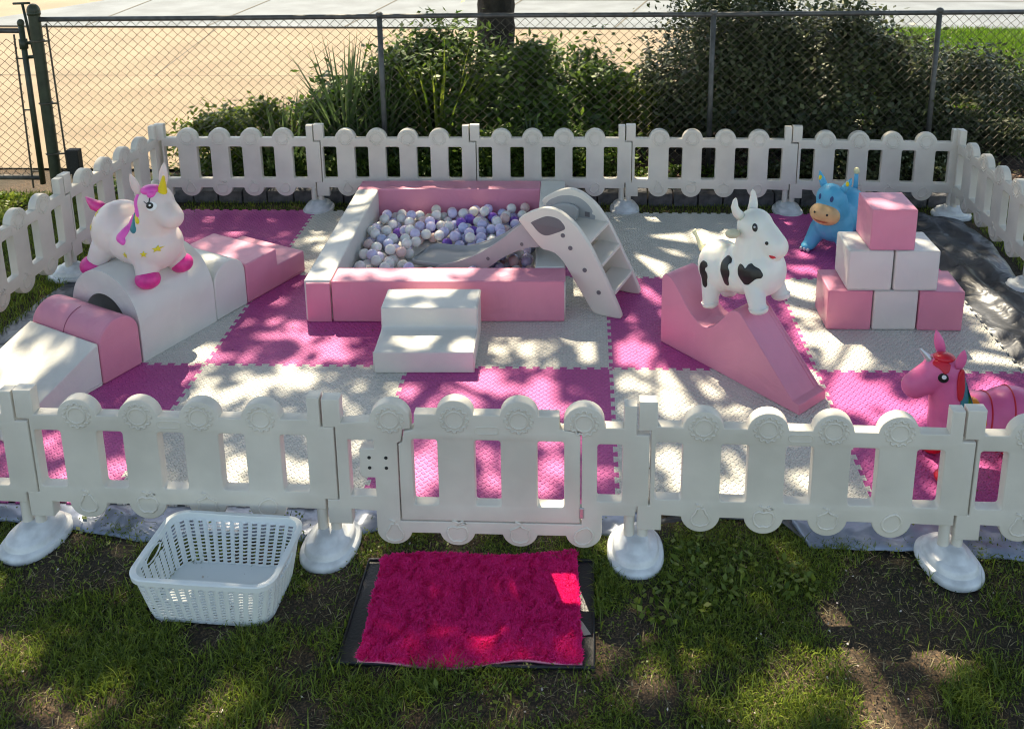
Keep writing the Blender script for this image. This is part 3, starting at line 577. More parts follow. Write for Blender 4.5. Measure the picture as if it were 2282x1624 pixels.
# ------------------------------------------------------------------ balls
def balls():
    X0, X1, Y0, Y1 = th + .005, W_ - th - .033, th + .038, D_ - th - .035
    rb = .0305; pts = []
    axd = Vector((-.929, .369)); f0 = Vector((1.884, .45))
    PM = Matrix.Translation(pit.location) @ Matrix.Rotation(math.radians(1.2), 4, 'Z')
    def chute(x, y):
        w_ = PM @ Vector((x, y, 0)); q_ = Vector((w_.x, w_.y)) - f0; s_ = q_.dot(axd); t_ = q_.dot(Vector((.369, .929)))
        return s_, t_
    def rest(x, y):
        z_ = .022 + rb
        for a in pts:
            d2 = (a[0] - x) ** 2 + (a[1] - y) ** 2
            if d2 < (2 * rb) ** 2: z_ = max(z_, a[2] + math.sqrt((2 * rb) ** 2 - d2))
        return z_
    rr = random.Random(3)
    for k in range(282):
        best = None
        for t_ in range(26):
            x, y = rr.uniform(X0, X1), rr.uniform(Y0, Y1); s_, w_ = chute(x, y)
            z_ = rest(x, y)
            if -.05 < w_ < .36 and .35 < s_ < 1.30 and z_ + rb > (.045 if s_ > .85 else .10 + .45 * (.9 - s_)): continue
            if best is None or z_ < best[2]: best = (x, y, z_)
        if best and best[2] < .116: pts.append(best)
    kinds = [("pearl", (.84, .82, .78), .42, "pearl white ball"), ("lilac", (.66, .62, .84), .28, "pale lilac ball"), ("lilac_blue", (.58, .62, .86), .10, "light blue ball"), ("blush", (.82, .58, .54), .11, "pale pink ball"), ("violet", (.20, .09, .48), .055, "dark violet ball"), ("cream", (.80, .74, .62), .03, "cream ball")]
    protos = {}
    for nm, c_, p_, l in kinds:
        m_ = mat("ball_" + nm, c_, .18 if nm != "violet" else .12, sss=.15, coat=.3); s = MB(); s.ell((0, 0, 0), rb, nu=18, nv=10); me = s.mesh("ball"); me.materials.append(m_)
        me.polygons.foreach_set("use_smooth", [True] * len(me.polygons)); protos[nm] = me
    for x, y, z_ in pts:
        # colours cluster a little, as poured: whites left, violets at the back middle
        wts = [p_ * (1.5 if (nm in ("pearl", "cream") and x < .42) else .7 if nm in ("pearl",) else 2.6 if nm == "violet" and x > .5 and y > .7 else .4 if nm == "violet" else 1) for nm, _, p_, _ in kinds]
        nm = rr.choices([k[0] for k in kinds], wts)[0]; l = [k[3] for k in kinds if k[0] == nm][0]
        w_ = PM @ Vector((x, y, z_)); o = bpy.data.objects.new("pit_ball", protos[nm]); COL.objects.link(o); o.location = w_
        tag(o, l + " lying among the balls in the ball pit", "ball", "plastic balls heaped in the ball pit")
balls()

# ------------------------------------------------------------------ slide
SX = Vector((-.929, .369, 0)); SA = math.atan2(SX.y, SX.x)
sl = empty("toddler_slide", (1.884, .45, 0), SA, "cream and grey toddler slide reaching into the ball pit", "slide")
# local x = from the foot towards the pit, local y = -(near->far); so width runs to -y
WS = .310
side = [(.0, .0), (-.008, .012), (-.004, .03), (.042, .131), (.112, .271), (.167, .371), (.236, .460), (.310, .512), (.365, .527), (.412, .523), (.483, .491), (.540, .450), (.548, .436), (.535, .42), (.423, .299), (.38, .298), (.347, .290), (.322, .272), (.296, .245), (.151, .020), (.132, .001)]
def refine(poly, k=2):
    for _ in range(k):
        q_ = []
        for i in range(len(poly)):
            a, b_ = poly[i], poly[(i + 1) % len(poly)]; q_ += [(a[0] * .8 + b_[0] * .2, a[1] * .8 + b_[1] * .2), (a[0] * .2 + b_[0] * .8, a[1] * .2 + b_[1] * .8)]
        poly = q_
    return poly
sd_ = refine(side, 2)
for yy, lb in ((.0, None), (-WS, None)):
    s = obj("side_panel", shape2d("side_panel", sd_, [], .030, .006), 'slide_cream', sl, smooth=True, sharp=35); s.location = (0, yy - (.012 if yy == 0 else -.012), 0)
    out_y = .0035 if yy == 0 else -WS - .0035
    win = refine([(.482, .434), (.470, .425), (.446, .398), (.425, .383), (.404, .377), (.380, .380), (.291, .425), (.293, .445), (.319, .474), (.355, .484), (.398, .482)], 2)
    g = obj("grip_window", shape2d("grip_window", win, [], .006, .0015), 'slide_dark', s, smooth=True, sharp=35); g.location = (0, .0135 if yy == 0 else -.0135, 0)
    if yy != 0:   # grey recess on the inner face of the far side
        rec = [(.525, .418), (.50, .450), (.44, .482), (.382, .492), (.33, .487), (.285, .460), (.255, .425), (.262, .405), (.24, .40), (.246, .372), (.272, .360), (.30, .372), (.40, .30), (.46, .34)]
        g = obj("grey_recess", shape2d("grey_recess", refine(rec, 1), [], .006, .0015), 'slide_grey', s, smooth=True, sharp=35); g.location = (0, .0135, 0)
        g = MB(); g.box(.272, .298, .0160, .0195, .388, .414); obj("latch_hole", g, 'slide_dark', s)
    for (a, z_) in ((.303, .394), (.263, .334), (.186, .230), (.111, .124)):
        g = MB(); g.tube([(a, out_y - .004 if yy == 0 else out_y + .004, z_), (a, out_y + .003 if yy == 0 else out_y - .003, z_)], .0112, 18); g2 = obj("bolt_cap", g, 'slide_dark', sl, smooth=True, sharp=40)
for k, (a0, a1, zt_) in enumerate(((.030, .150, .132), (.098, .225, .268), (.165, .36, .378))):
    g = MB(); g.prism([(a0, zt_ - .016), (a0 + .004, zt_), (a1, zt_), (a1, zt_ - .018), (a1 - .006, zt_ - .018), (a1 - .006, zt_ - .10), (a1 - .016, zt_ - .10), (a1 - .016, zt_ - .018)], -.022, -WS + .022, lambda a, z_, t: (a, t, z_))
    obj("step", g, 'slide_cream', sl, bevel=.003)
# chute: lofted U section
path = [(.300, .378), (.40, .372), (.455, .352), (.52, .308), (.62, .242), (.72, .180), (.82, .128), (.90, .092), (.98, .070), (1.08, .060), (1.16, .058), (1.235, .056)]
rimh = [.06, .085, .088, .088, .072, .060, .050, .042, .036, .034, .032, .028]
m = MB(); sec = []
for (a, z_), h in zip(path, rimh):
    y0, y1 = -.024, -WS + .024
    sec.append([(a, y0 + .004, z_ - .012), (a, y0, z_ + h - .006), (a, y0 - .004, z_ + h), (a, y0 - .014, z_ + h), (a, y0 - .018, z_ + h - .006), (a, y0 - .026, z_ + .012), (a, y0 - .045, z_), (a, y1 + .045, z_), (a, y1 + .026, z_ + .012), (a, y1 + .018, z_ + h - .006), (a, y1 + .014, z_ + h), (a, y1 + .004, z_ + h), (a, y1, z_ + h - .006), (a, y1 - .004, z_ - .012)])
n = 14; vs = [v for s in sec for v in s]; fs = []
for i in range(len(sec) - 1):
    for k in range(n): l = (k + 1) % n; fs.append((i * n + k, i * n + l, (i + 1) * n + l, (i + 1) * n + k))
fs += [tuple(range(n)), tuple((len(sec) - 1) * n + k for k in range(n - 1, -1, -1))]
m.add(vs, fs); ch = obj("chute", m, 'slide_grey', sl, smooth=True, sharp=38)
ch.modifiers.new("sub", 'SUBSURF').render_levels = 1
# deep side skirts of the chute
sk = refine([(.44, .30), (.46, .292), (.50, .285), (.575, .250), (.66, .195), (.74, .125), (.86, .05), (1.0, .03), (1.06, .045), (1.05, .085), (.937, .125), (.80, .192), (.66, .300), (.545, .408), (.48, .43)], 1)
for yy in (-.026, -WS + .026):
    s = obj("chute_side", shape2d("chute_side", sk, [], .012, .003), mat("chute_side_grey", (.44, .41, .41), .4, var=.06), sl, smooth=True, sharp=35); s.location = (0, yy, 0)
    for (a, z_) in ((.540, .297), (.735, .183)):
        g = MB(); o_ = .0085 if yy > -.1 else -.0085; g.tube([(a, 0, z_), (a, o_, z_)], .0095, 16); obj("bolt_cap", g, 'slide_dark', s, smooth=True, sharp=40)
g = MB(); g.tube([(.42, -.03, .300), (.42, -WS + .03, .300)], .012, 12); obj("cross_bar", g, 'slide_cream', sl, smooth=True)

# ------------------------------------------------------------------ hopper animals: voxel-fused bodies
def fuse(name, build, vox=.0065, smooth_it=8, cuts=None):
    mb = MB(); build(mb); me = mb.mesh(name); o = bpy.data.objects.new(name, me); COL.objects.link(o)
    r = o.modifiers.new("r", 'REMESH'); r.mode = 'VOXEL'; r.voxel_size = vox
    s = o.modifiers.new("s", 'SMOOTH'); s.factor = .6; s.iterations = smooth_it
    dg = bpy.context.evaluated_depsgraph_get(); dg.update(); me2 = bpy.data.meshes.new_from_object(o.evaluated_get(dg)); me2.name = name
    bpy.data.objects.remove(o); me2.materials.clear(); return me2
def bvh_of(me): return BVHTree.FromPolygons([v.co.copy() for v in me.vertices], [tuple(p.vertices) for p in me.polygons])
def decal(name, poly, bvh, frame, parent, m_, off=.0015, thick=.0022, step=.006):
    """poly in the 2D coords of frame=(origin, ux, uz, dir); projected along dir onto the body"""
    O_, ux, uz, dr_ = [Vector(x) for x in frame]; dr_.normalize()
    bm = bmesh.new(); vs = [bm.verts.new((a, b, 0)) for a, b in poly]; f = bm.faces.new(vs); bmesh.ops.triangulate(bm, faces=[f])
    for _ in range(6):
        long = [e_ for e_ in bm.edges if e_.calc_length() > step]
        if not long: break
        bmesh.ops.subdivide_edges(bm, edges=long, cuts=1); bmesh.ops.triangulate(bm, faces=bm.faces)
    for v in bm.verts:
        p_ = O_ + ux * v.co.x + uz * v.co.y; h = bvh.ray_cast(p_ - dr_ * .4, dr_)
        if h[0] is None: h = bvh.find_nearest(p_)
        v.co = h[0] + h[1].normalized() * off
    me = bpy.data.meshes.new(name); bm.to_mesh(me); bm.free()
    o = obj(name, me, m_, parent, smooth=True)
    # orient outwards
    s = o.modifiers.new("s", 'SOLIDIFY'); s.thickness = thick; s.offset = 0; return o
def circ(cx, cz, r, n=16, sx=1, sz=1, rot=0):
    return [(cx + r * sx * math.cos(t) * math.cos(rot) - r * sz * math.sin(t) * math.sin(rot), cz + r * sx * math.cos(t) * math.sin(rot) + r * sz * math.sin(t) * math.cos(rot)) for t in [2 * PI * k / n for k in range(n)]]
def star(cx, cz, r): return [(cx + (r if k % 2 == 0 else r * .45) * math.sin(2 * PI * k / 10), cz + (r if k % 2 == 0 else r * .45) * math.cos(2 * PI * k / 10)) for k in range(10)]
def capsule(m, a, b, ra, rb_, n=6):
    a, b = Vector(a), Vector(b)
    for i in range(n + 1): t = i / n; m.ell(a.lerp(b, t), ra + (rb_ - ra) * t, nu=16, nv=10)
RIGHT = lambda x=0, z=0: ((0, -.35, 0), (1, 0, 0), (0, 0, 1), (0, 1, 0))    # seen from the animal's right (local -y)
LEFT = lambda: ((0, .35, 0), (1, 0, 0), (0, 0, 1), (0, -1, 0))

# --- white unicorn
def uni_body(m):
    m.ell((-.115, 0, .205), (.132, .132, .138)); m.ell((0, 0, .175), (.155, .128, .118)); m.ell((.09, 0, .165), (.130, .130, .120))
    capsule(m, (.09, 0, .22), (.125, 0, .345), .105, .080); m.ell((.130, 0, .375), (.090, .078, .088)); capsule(m, (.15, 0, .362), (.222, 0, .322), .070, .054)
    for s in (-1, 1):
        capsule(m, (-.155, s * .075, .13), (-.196, s * .100, .045), .06, .044); capsule(m, (.11, s * .065, .13), (.132, s * .090, .045), .06, .048)
        m.ell((-.200, s * .102, .034), (.047, .042, .034)); m.ell((.138, s * .093, .034), (.049, .044, .034))
ume = fuse("body", uni_body)
def ear(root, base, tip, r, m_, flat=.45):
    b_, t_ = Vector(base), Vector(tip); g = MB(); n_ = 9; d_ = t_ - b_
    side_ = Vector((1, 0, 0)) if abs(d_.normalized().x) < .8 else Vector((0, 0, 1)); y_ = d_.cross(side_).normalized(); x_ = y_.cross(d_).normalized()
    vs = []; seg = 12
    for i in range(n_):
        t = i / (n_ - 1); rr = r * (math.sin(PI * (.18 + .82 * t)) ** .8 if t < 1 else .02) + .0005
        for k in range(seg): a = 2 * PI * k / seg; vs.append(b_ + d_ * t + (x_ * math.cos(a) + y_ * math.sin(a) * flat) * rr)
    fs = [(i * seg + k, i * seg + (k + 1) % seg, (i + 1) * seg + (k + 1) % seg, (i + 1) * seg + k) for i in range(n_ - 1) for k in range(seg)] + [tuple(range(seg - 1, -1, -1)), tuple((n_ - 1) * seg + k for k in range(seg))]
    g.add(vs, fs); return obj("ear", g, m_, root, smooth=True)
def horn(root, base, tip, r, m_):
    b_, t_ = Vector(base), Vector(tip); g = MB(); pts = [b_.lerp(t_, i / 14) for i in range(15)]; g.tube(pts, [r * (1 - .82 * i / 14) * (1 + .10 * (i % 2)) for i in range(15)], 12); return obj("horn", g, m_, root, smooth=True)
def hoof(c, r):
    g = MB(); g.ell(c, r, nu=24, nv=14); return g
uw = empty("unicorn_hopper", (-.362, .262, .315), math.radians(-24), "white inflatable unicorn with pink hooves sitting astride the white tunnel", "hopper toy")
obj("body", ume, 'rubber_white', uw, smooth=True); bv = bvh_of(ume); hm = MT['hot_pink']
for s in (-1, 1):
    obj("hoof", hoof((-.201, s * .106, .046), (.060, .056, .050)), hm, uw, smooth=True); obj("hoof", hoof((.140, s * .096, .043), (.058, .053, .046)), hm, uw, smooth=True)
ear(uw, (.085, -.048, .425), (.060, -.060, .525), .026, 'rubber_white'); ear(uw, (.128, .052, .435), (.135, .066, .550), .026, 'rubber_white')
horn(uw, (.175, 0, .422), (.198, 0, .515), .025, 'yellow')
U = lambda P_: [((x - 700) * .00042 + .056, (1450 - y) * .00040 + .016) for x, y in P_]
def lock(root, bvh, pts, m_, name="mane_lock", side=-1, sink=.35):
    """a moulded lock of mane: beads along (x, z, r) laid on the flank"""
    g = MB(); path = []; rs = []
    for i in range(len(pts) - 1):
        for k in range(6):
            t = k / 6; path.append([pts[i][j] + (pts[i + 1][j] - pts[i][j]) * t for j in range(3)])
    path.append(list(pts[-1])); P3 = []
    for x, z_, rr in path:
        h = bvh.ray_cast(Vector((x, side * .4, z_)), Vector((0, -side, 0)))
        if h[0] is None: h = bvh.find_nearest(Vector((x, side * .06, z_)))
        P3.append(h[0] - h[1].normalized() * rr * sink * (1 if h[1].y * side > 0 else -1)); rs.append(rr)
    for p_, rr in zip(P3, rs): g.ell(p_, (rr, rr * .8, rr), nu=14, nv=9)
    return obj(name, g, m_, root, smooth=True)
g = MB(); g.ell((.132, -.022, .446), (.046, .040, .024), Matrix.Rotation(-.1, 3, 'Y')); g.ell((.158, -.040, .436), (.020, .022, .020)); obj("forelock", g, 'mane_pink', uw, smooth=True)
lock(uw, bv, [(.085, .428, .014), (.078, .392, .019), (.088, .355, .018), (.100, .338, .013)], 'mane_pink', "mane")
lock(uw, bv, [(.050, .318, .012), (.030, .262, .021), (.012, .225, .026), (.030, .212, .018)], 'mane_pink')
lock(uw, bv, [(.070, .335, .009), (.074, .300, .012), (.078, .272, .024)], 'teal')
lock(uw, bv, [(.088, .352, .008), (.094, .325, .014), (.102, .312, .015)], 'yellow')
decal("eye_white", circ(.176, .388, .0200), bv, RIGHT(), uw, 'white', .0015, .002); decal("eye", circ(.170, .392, .0140), bv, RIGHT(), uw, 'black', .0028, .002); decal("eye_glint", circ(.171, .394, .0045), bv, RIGHT(), uw, 'white', .0042, .0012)
decal("eyelash", [(.140, .410), (.154, .402), (.163, .408), (.162, .424), (.166, .424), (.168, .406), (.156, .398), (.140, .407)], bv, RIGHT(), uw, 'black', .0015, .001)
for (a, z_) in ((-.178, .300), (-.184, .240), (.042, .150), (.150, .172), (.192, .190)): decal("star", star(a, z_, .016), bv, RIGHT(), uw, 'yellow', .0012, .0014)
g = MB(); tp = [Vector((-.205, 0, .282)), Vector((-.245, 0, .292)), Vector((-.280, 0, .296)), Vector((-.312, 0, .314)), Vector((-.335, 0, .328))]; g.tube(tp, [.020, .028, .026, .014, .002], 12); obj("tail", g, hm, uw, smooth=True)
# --- white cow
def cow_body(m):
    m.ell((-.115, 0, .190), (.122, .122, .132)); m.ell((.01, 0, .180), (.15, .125, .122)); m.ell((.10, 0, .185), (.130, .132, .132))
    capsule(m, (.095, 0, .25), (.118, 0, .375), .112, .084); m.ell((.122, 0, .400), (.088, .088, .084)); capsule(m, (.15, 0, .375), (.212, 0, .302), .074, .064)
    for s in (-1, 1):
        capsule(m, (-.145, s * .06, .15), (-.165, s * .082, .035), .055, .040); capsule(m, (.105, s * .075, .15), (.122, s * .098, .035), .056, .042)
        m.ell((-.168, s * .083, .022), (.045, .043, .024)); m.ell((.126, s * .100, .022), (.050, .046, .024))
cme = fuse("body", cow_body); CH = math.radians(-36)
CROT = Matrix.Rotation(math.radians(-42), 4, 'Z') @ Matrix.Rotation(math.radians(-15), 4, 'Y'); CSC = .90
_o = Vector((2.452, -.112, .334)) - (CROT @ Vector((.126, -.100, 0))) * CSC
cw = empty("cow_hopper", _o, 0, "white inflatable cow with black patches standing on the pink ramp", "hopper toy", rot=CROT.to_euler()); cw.scale = (CSC,) * 3
obj("body", cme, 'rubber_cow', cw, smooth=True); cb = bvh_of(cme)
for s in (-1, 1):
    for x_, y_, r_ in ((-.168, .083, .043), (.126, .100, .047)):
        g = MB(); g.tube([(x_ + r_ * math.cos(2 * PI * k / 24), s * y_ + r_ * .93 * math.sin(2 * PI * k / 24), .030) for k in range(24)], .0022, 6, closed=True); obj("hoof_band", g, 'rubber_cow', cw, smooth=True)
    g = MB(); g.ell((.070, s * .118, .395), (.030, .044, .024), Matrix.Rotation(s * .25, 3, 'X')); obj("ear", g, mat("ear_olive", (.55, .53, .38), .4), cw, smooth=True)
    g = MB(); hp = [Vector((.085, s * .052, .462)), Vector((.082, s * .074, .488)), Vector((.083, s * .082, .515)), Vector((.090, s * .078, .545)), Vector((.094, s * .074, .556))]; g.tube(hp, [.024, .022, .018, .011, .004], 14); obj("horn", g, 'rubber_cow', cw, smooth=True)
g = MB(); g.tube([Vector(p_) for p_ in ((-.215, 0, .27), (-.228, 0, .29), (-.234, 0, .315), (-.242, 0, .34), (-.252, 0, .36), (-.240, 0, .372))], [.020, .014, .010, .008, .012, .006], 10); obj("tail", g, mat("tail_cream", (.70, .68, .45), .4), cw, smooth=True)
blot1 = [(-.01, .045), (.010, .060), (.032, .052), (.036, .036), (.022, .030), (.018, .020), (.028, .006), (.026, -.010), (.016, -.028), (.012, -.052), (0, -.060), (-.012, -.050), (-.014, -.022), (-.022, .0), (-.020, .028)]
blot2 = [(-.045, .030), (-.034, .046), (-.020, .042), (-.008, .028), (.004, .044), (.018, .048), (.028, .036), (.048, .024), (.056, .0), (.050, -.012), (.030, -.012), (.010, -.026), (-.004, -.036), (-.024, -.034), (-.036, -.016), (-.046, .002)]
blot3 = [(-.04, -.004), (-.02, .008), (.01, .012), (.04, .010), (.04, .002), (.01, .002), (-.015, -.004), (-.035, -.012)]
def sh(P, a, b_, k=1): return refine([(x * k + a, z_ * k + b_) for x, z_ in P], 1)
for P_, a, b_, k in ((blot1, -.155, .195, 1.0), (blot1, -.020, .215, 1.05), (blot2, .118, .205, 1.05)): decal("black_patch", sh(P_, a, b_ - .012, k * 1.14), cb, RIGHT(), cw, 'black', .0012, .0014); decal("black_patch", sh(P_, a, b_ - .012, k * 1.14), cb, LEFT(), cw, 'black', .0012, .0014)
decal("black_patch", sh(blot3, -.11, .0), cb, ((0, 0, .6), (1, 0, 0), (0, 1, 0), (0, .35, -1)), cw, 'black', .0012, .0014)
for s, fr_ in ((-1, ((0, -.3, 0), (1, 0, 0), (0, 0, 1), (-.25, 1, 0))), (1, ((0, .3, 0), (1, 0, 0), (0, 0, 1), (-.25, -1, 0)))):
    ox = .075
    decal("eye", circ(.150 + ox, .412, .0155, sx=.8, sz=1.25), cb, fr_, cw, 'black', .0014, .0014); decal("eye_glint", circ(.149 + ox, .415, .005), cb, fr_, cw, 'silver', .0028, .001)
    decal("nostril", circ(.196 + ox, .335, .0085), cb, fr_, cw, 'black', .0014, .0014)
decal("mouth", refine([(.268, .276), (.292, .272), (.300, .260), (.280, .254), (.270, .262)], 1), cb, ((0, -.3, 0), (1, 0, 0), (0, 0, 1), (-.25, 1, 0)), cw, 'red', .0014, .0018)
# --- blue cow
def blue_body(m):
    m.ell((-.10, 0, .215), (.13, .125, .135)); m.ell((.0, 0, .19), (.14, .12, .115)); m.ell((.075, 0, .18), (.11, .12, .115))
    capsule(m, (.08, 0, .22), (.115, 0, .33), .10, .09); m.ell((.125, 0, .345), (.085, .088, .088)); m.ell((.185, 0, .275), (.062, .086, .064))
    for s in (-1, 1):
        capsule(m, (-.13, s * .07, .14), (-.15, s * .10, .035), .058, .040); capsule(m, (.09, s * .075, .13), (.13, s * .112, .035), .058, .040)
        m.ell((.145, s * .115, .024), (.050, .042, .025)); m.ell((-.155, s * .10, .024), (.046, .042, .025))
bme_ = fuse("body", blue_body); BH = math.radians(-130)
bc = empty("cow_hopper", (3.175, 1.335, 0), BH, "blue inflatable cow with a peach muzzle behind the cube tower", "hopper toy"); bc.scale = (.97, .97, .97)
obj("body", bme_, 'rubber_blue', bc, smooth=True); bb = bvh_of(bme_)
FR_ = ((.6, 0, 0), (0, 1, 0), (0, 0, 1), (-1, 0, 0))
g = MB(); g.ell((.196, 0, .270), (.060, .091, .066), Matrix.Rotation(.12, 3, 'Y'), 28, 18); mz = g.mesh("m"); mzb = bvh_of(mz); obj("muzzle", mz, 'peach', bc, smooth=True)
for s in (-1, 1):
    decal("eye", circ(s * .036, .368, .012, sx=.75, sz=1.35), bb, FR_, bc, 'navy', .0012, .0014); decal("nostril", circ(s * .038, .288, .0065), mzb, FR_, bc, 'black', .0012, .0014)
    g = MB(); hp = [Vector((.105, s * .050, .385)), Vector((.098, s * .072, .425)), Vector((.092, s * .088, .450)), Vector((.09, s * .098, .482))]; g.tube(hp, [.022, .021, .017, .003], 14); obj("ear", g, 'rubber_blue', bc, smooth=True)
    g = MB(); g.ell((.108, s * .084, .447), (.010, .010, .016)); obj("horn", g, 'yellow', bc, smooth=True)
    for k in (-1, 0, 1):
        g = MB(); g.ell((.188, s * .115 + k * .022, .014), (.010, .010, .012)); obj("toe", g, mat("toe_pale", (.40, .45, .50), .4), bc, smooth=True)
decal("mouth", [(-.048, .246), (-.02, .234), (.02, .234), (.048, .246), (.02, .240), (-.02, .240)], mzb, FR_, bc, mat("mouth_brown", (.45, .12, .05), .5), .0012, .0012)
g = MB(); g.tube([(-.20, 0, .30), (-.205, 0, .36), (-.203, 0, .41)], [.016, .013, .012], 10); obj("tail", g, 'rubber_blue', bc, smooth=True)
g = MB(); g.ell((-.203, 0, .425), (.018, .018, .022)); obj("tail_tip", g, mat("tip_cream", (.75, .68, .40), .4), bc, smooth=True)
# --- pink unicorn at the right edge, facing left
def pu_body(m):
    m.ell((-.17, 0, .23), (.15, .125, .135)); m.ell((-.04, 0, .215), (.15, .125, .118)); m.ell((.05, 0, .20), (.10, .11, .11))
    capsule(m, (.06, 0, .24), (.095, 0, .39), .090, .068); m.ell((.115, 0, .43), (.080, .066, .074)); capsule(m, (.15, 0, .410), (.215, 0, .362), .060, .052)
    for s in (-1, 1):
        capsule(m, (-.20, s * .08, .15), (-.22, s * .105, .035), .06, .042); capsule(m, (.06, s * .075, .14), (.085, s * .10, .035), .052, .040)
pme = fuse("body", pu_body); PH = math.radians(176)
pu = empty("unicorn_hopper", (3.125, -.665, 0), PH, "pink inflatable unicorn with rainbow mane at the right edge, facing left", "hopper toy"); pu.scale = (.93, .93, .93)
obj("body", pme, 'rubber_pink', pu, smooth=True); pb = bvh_of(pme); PL = LEFT()
ear(pu, (.105, -.045, .475), (.135, -.058, .578), .020, 'rubber_pink'); ear(pu, (.068, .045, .470), (.060, .060, .560), .020, 'rubber_pink')
horn(pu, (.165, 0, .478), (.208, 0, .525), .016, 'silver')
decal("eye", circ(.128, .436, .0195), pb, PL, pu, 'black', .0014, .0016); decal("eye_glint", circ(.126, .441, .0085), pb, PL, pu, 'white', .003, .0014)
decal("mane_lock", refine([(.10, .487), (.15, .492), (.165, .475), (.14, .468), (.125, .452), (.108, .462)], 1), pb, PL, pu, 'red', .003, .008)
g = MB(); g.ell((.115, .01, .497), (.042, .035, .016)); obj("forelock", g, 'red', pu, smooth=True)
decal("mane", refine([(.055, .462), (.070, .452), (.074, .40), (.068, .345), (.052, .35), (.040, .40), (.045, .45)], 1), pb, PL, pu, 'red', .003, .008)
decal("mane", refine([(.042, .43), (.050, .37), (.058, .335), (.060, .29), (.030, .285), (.018, .33), (.022, .39)], 1), pb, PL, pu, 'teal', .002, .007)
decal("mane", refine([(.022, .36), (.028, .32), (.032, .285), (.008, .275), (.0, .31)], 1), pb, PL, pu, 'green', .003, .007)
decal("mane", refine([(.0, .34), (.008, .30), (.006, .27), (-.035, .262), (-.04, .30), (-.02, .33)], 1), pb, PL, pu, 'orange', .002, .006)
for k, x_ in enumerate((-.045, -.125)):
    pts = []
    for i in range(26):
        a = math.radians(-70 + 220 * i / 25 + (0)); d_ = Vector((0, math.cos(a), math.sin(a))); h = pb.ray_cast(Vector((x_ - .03 * math.sin(a), 0, .225)) + d_ * .4, -d_)
        if h[0] is not None: pts.append(h[0] + d_ * .001)
    g = MB(); g.tube(pts, .0032, 6); obj("girth_band", g, 'red', pu, smooth=True)
for x_, y_ in ((.09, .10), (.09, -.10), (-.222, .105), (-.222, -.105)):
    g = MB(); g.ell((x_, y_, .028), (.047, .044, .028)); obj("hoof", g, 'red', pu, smooth=True)

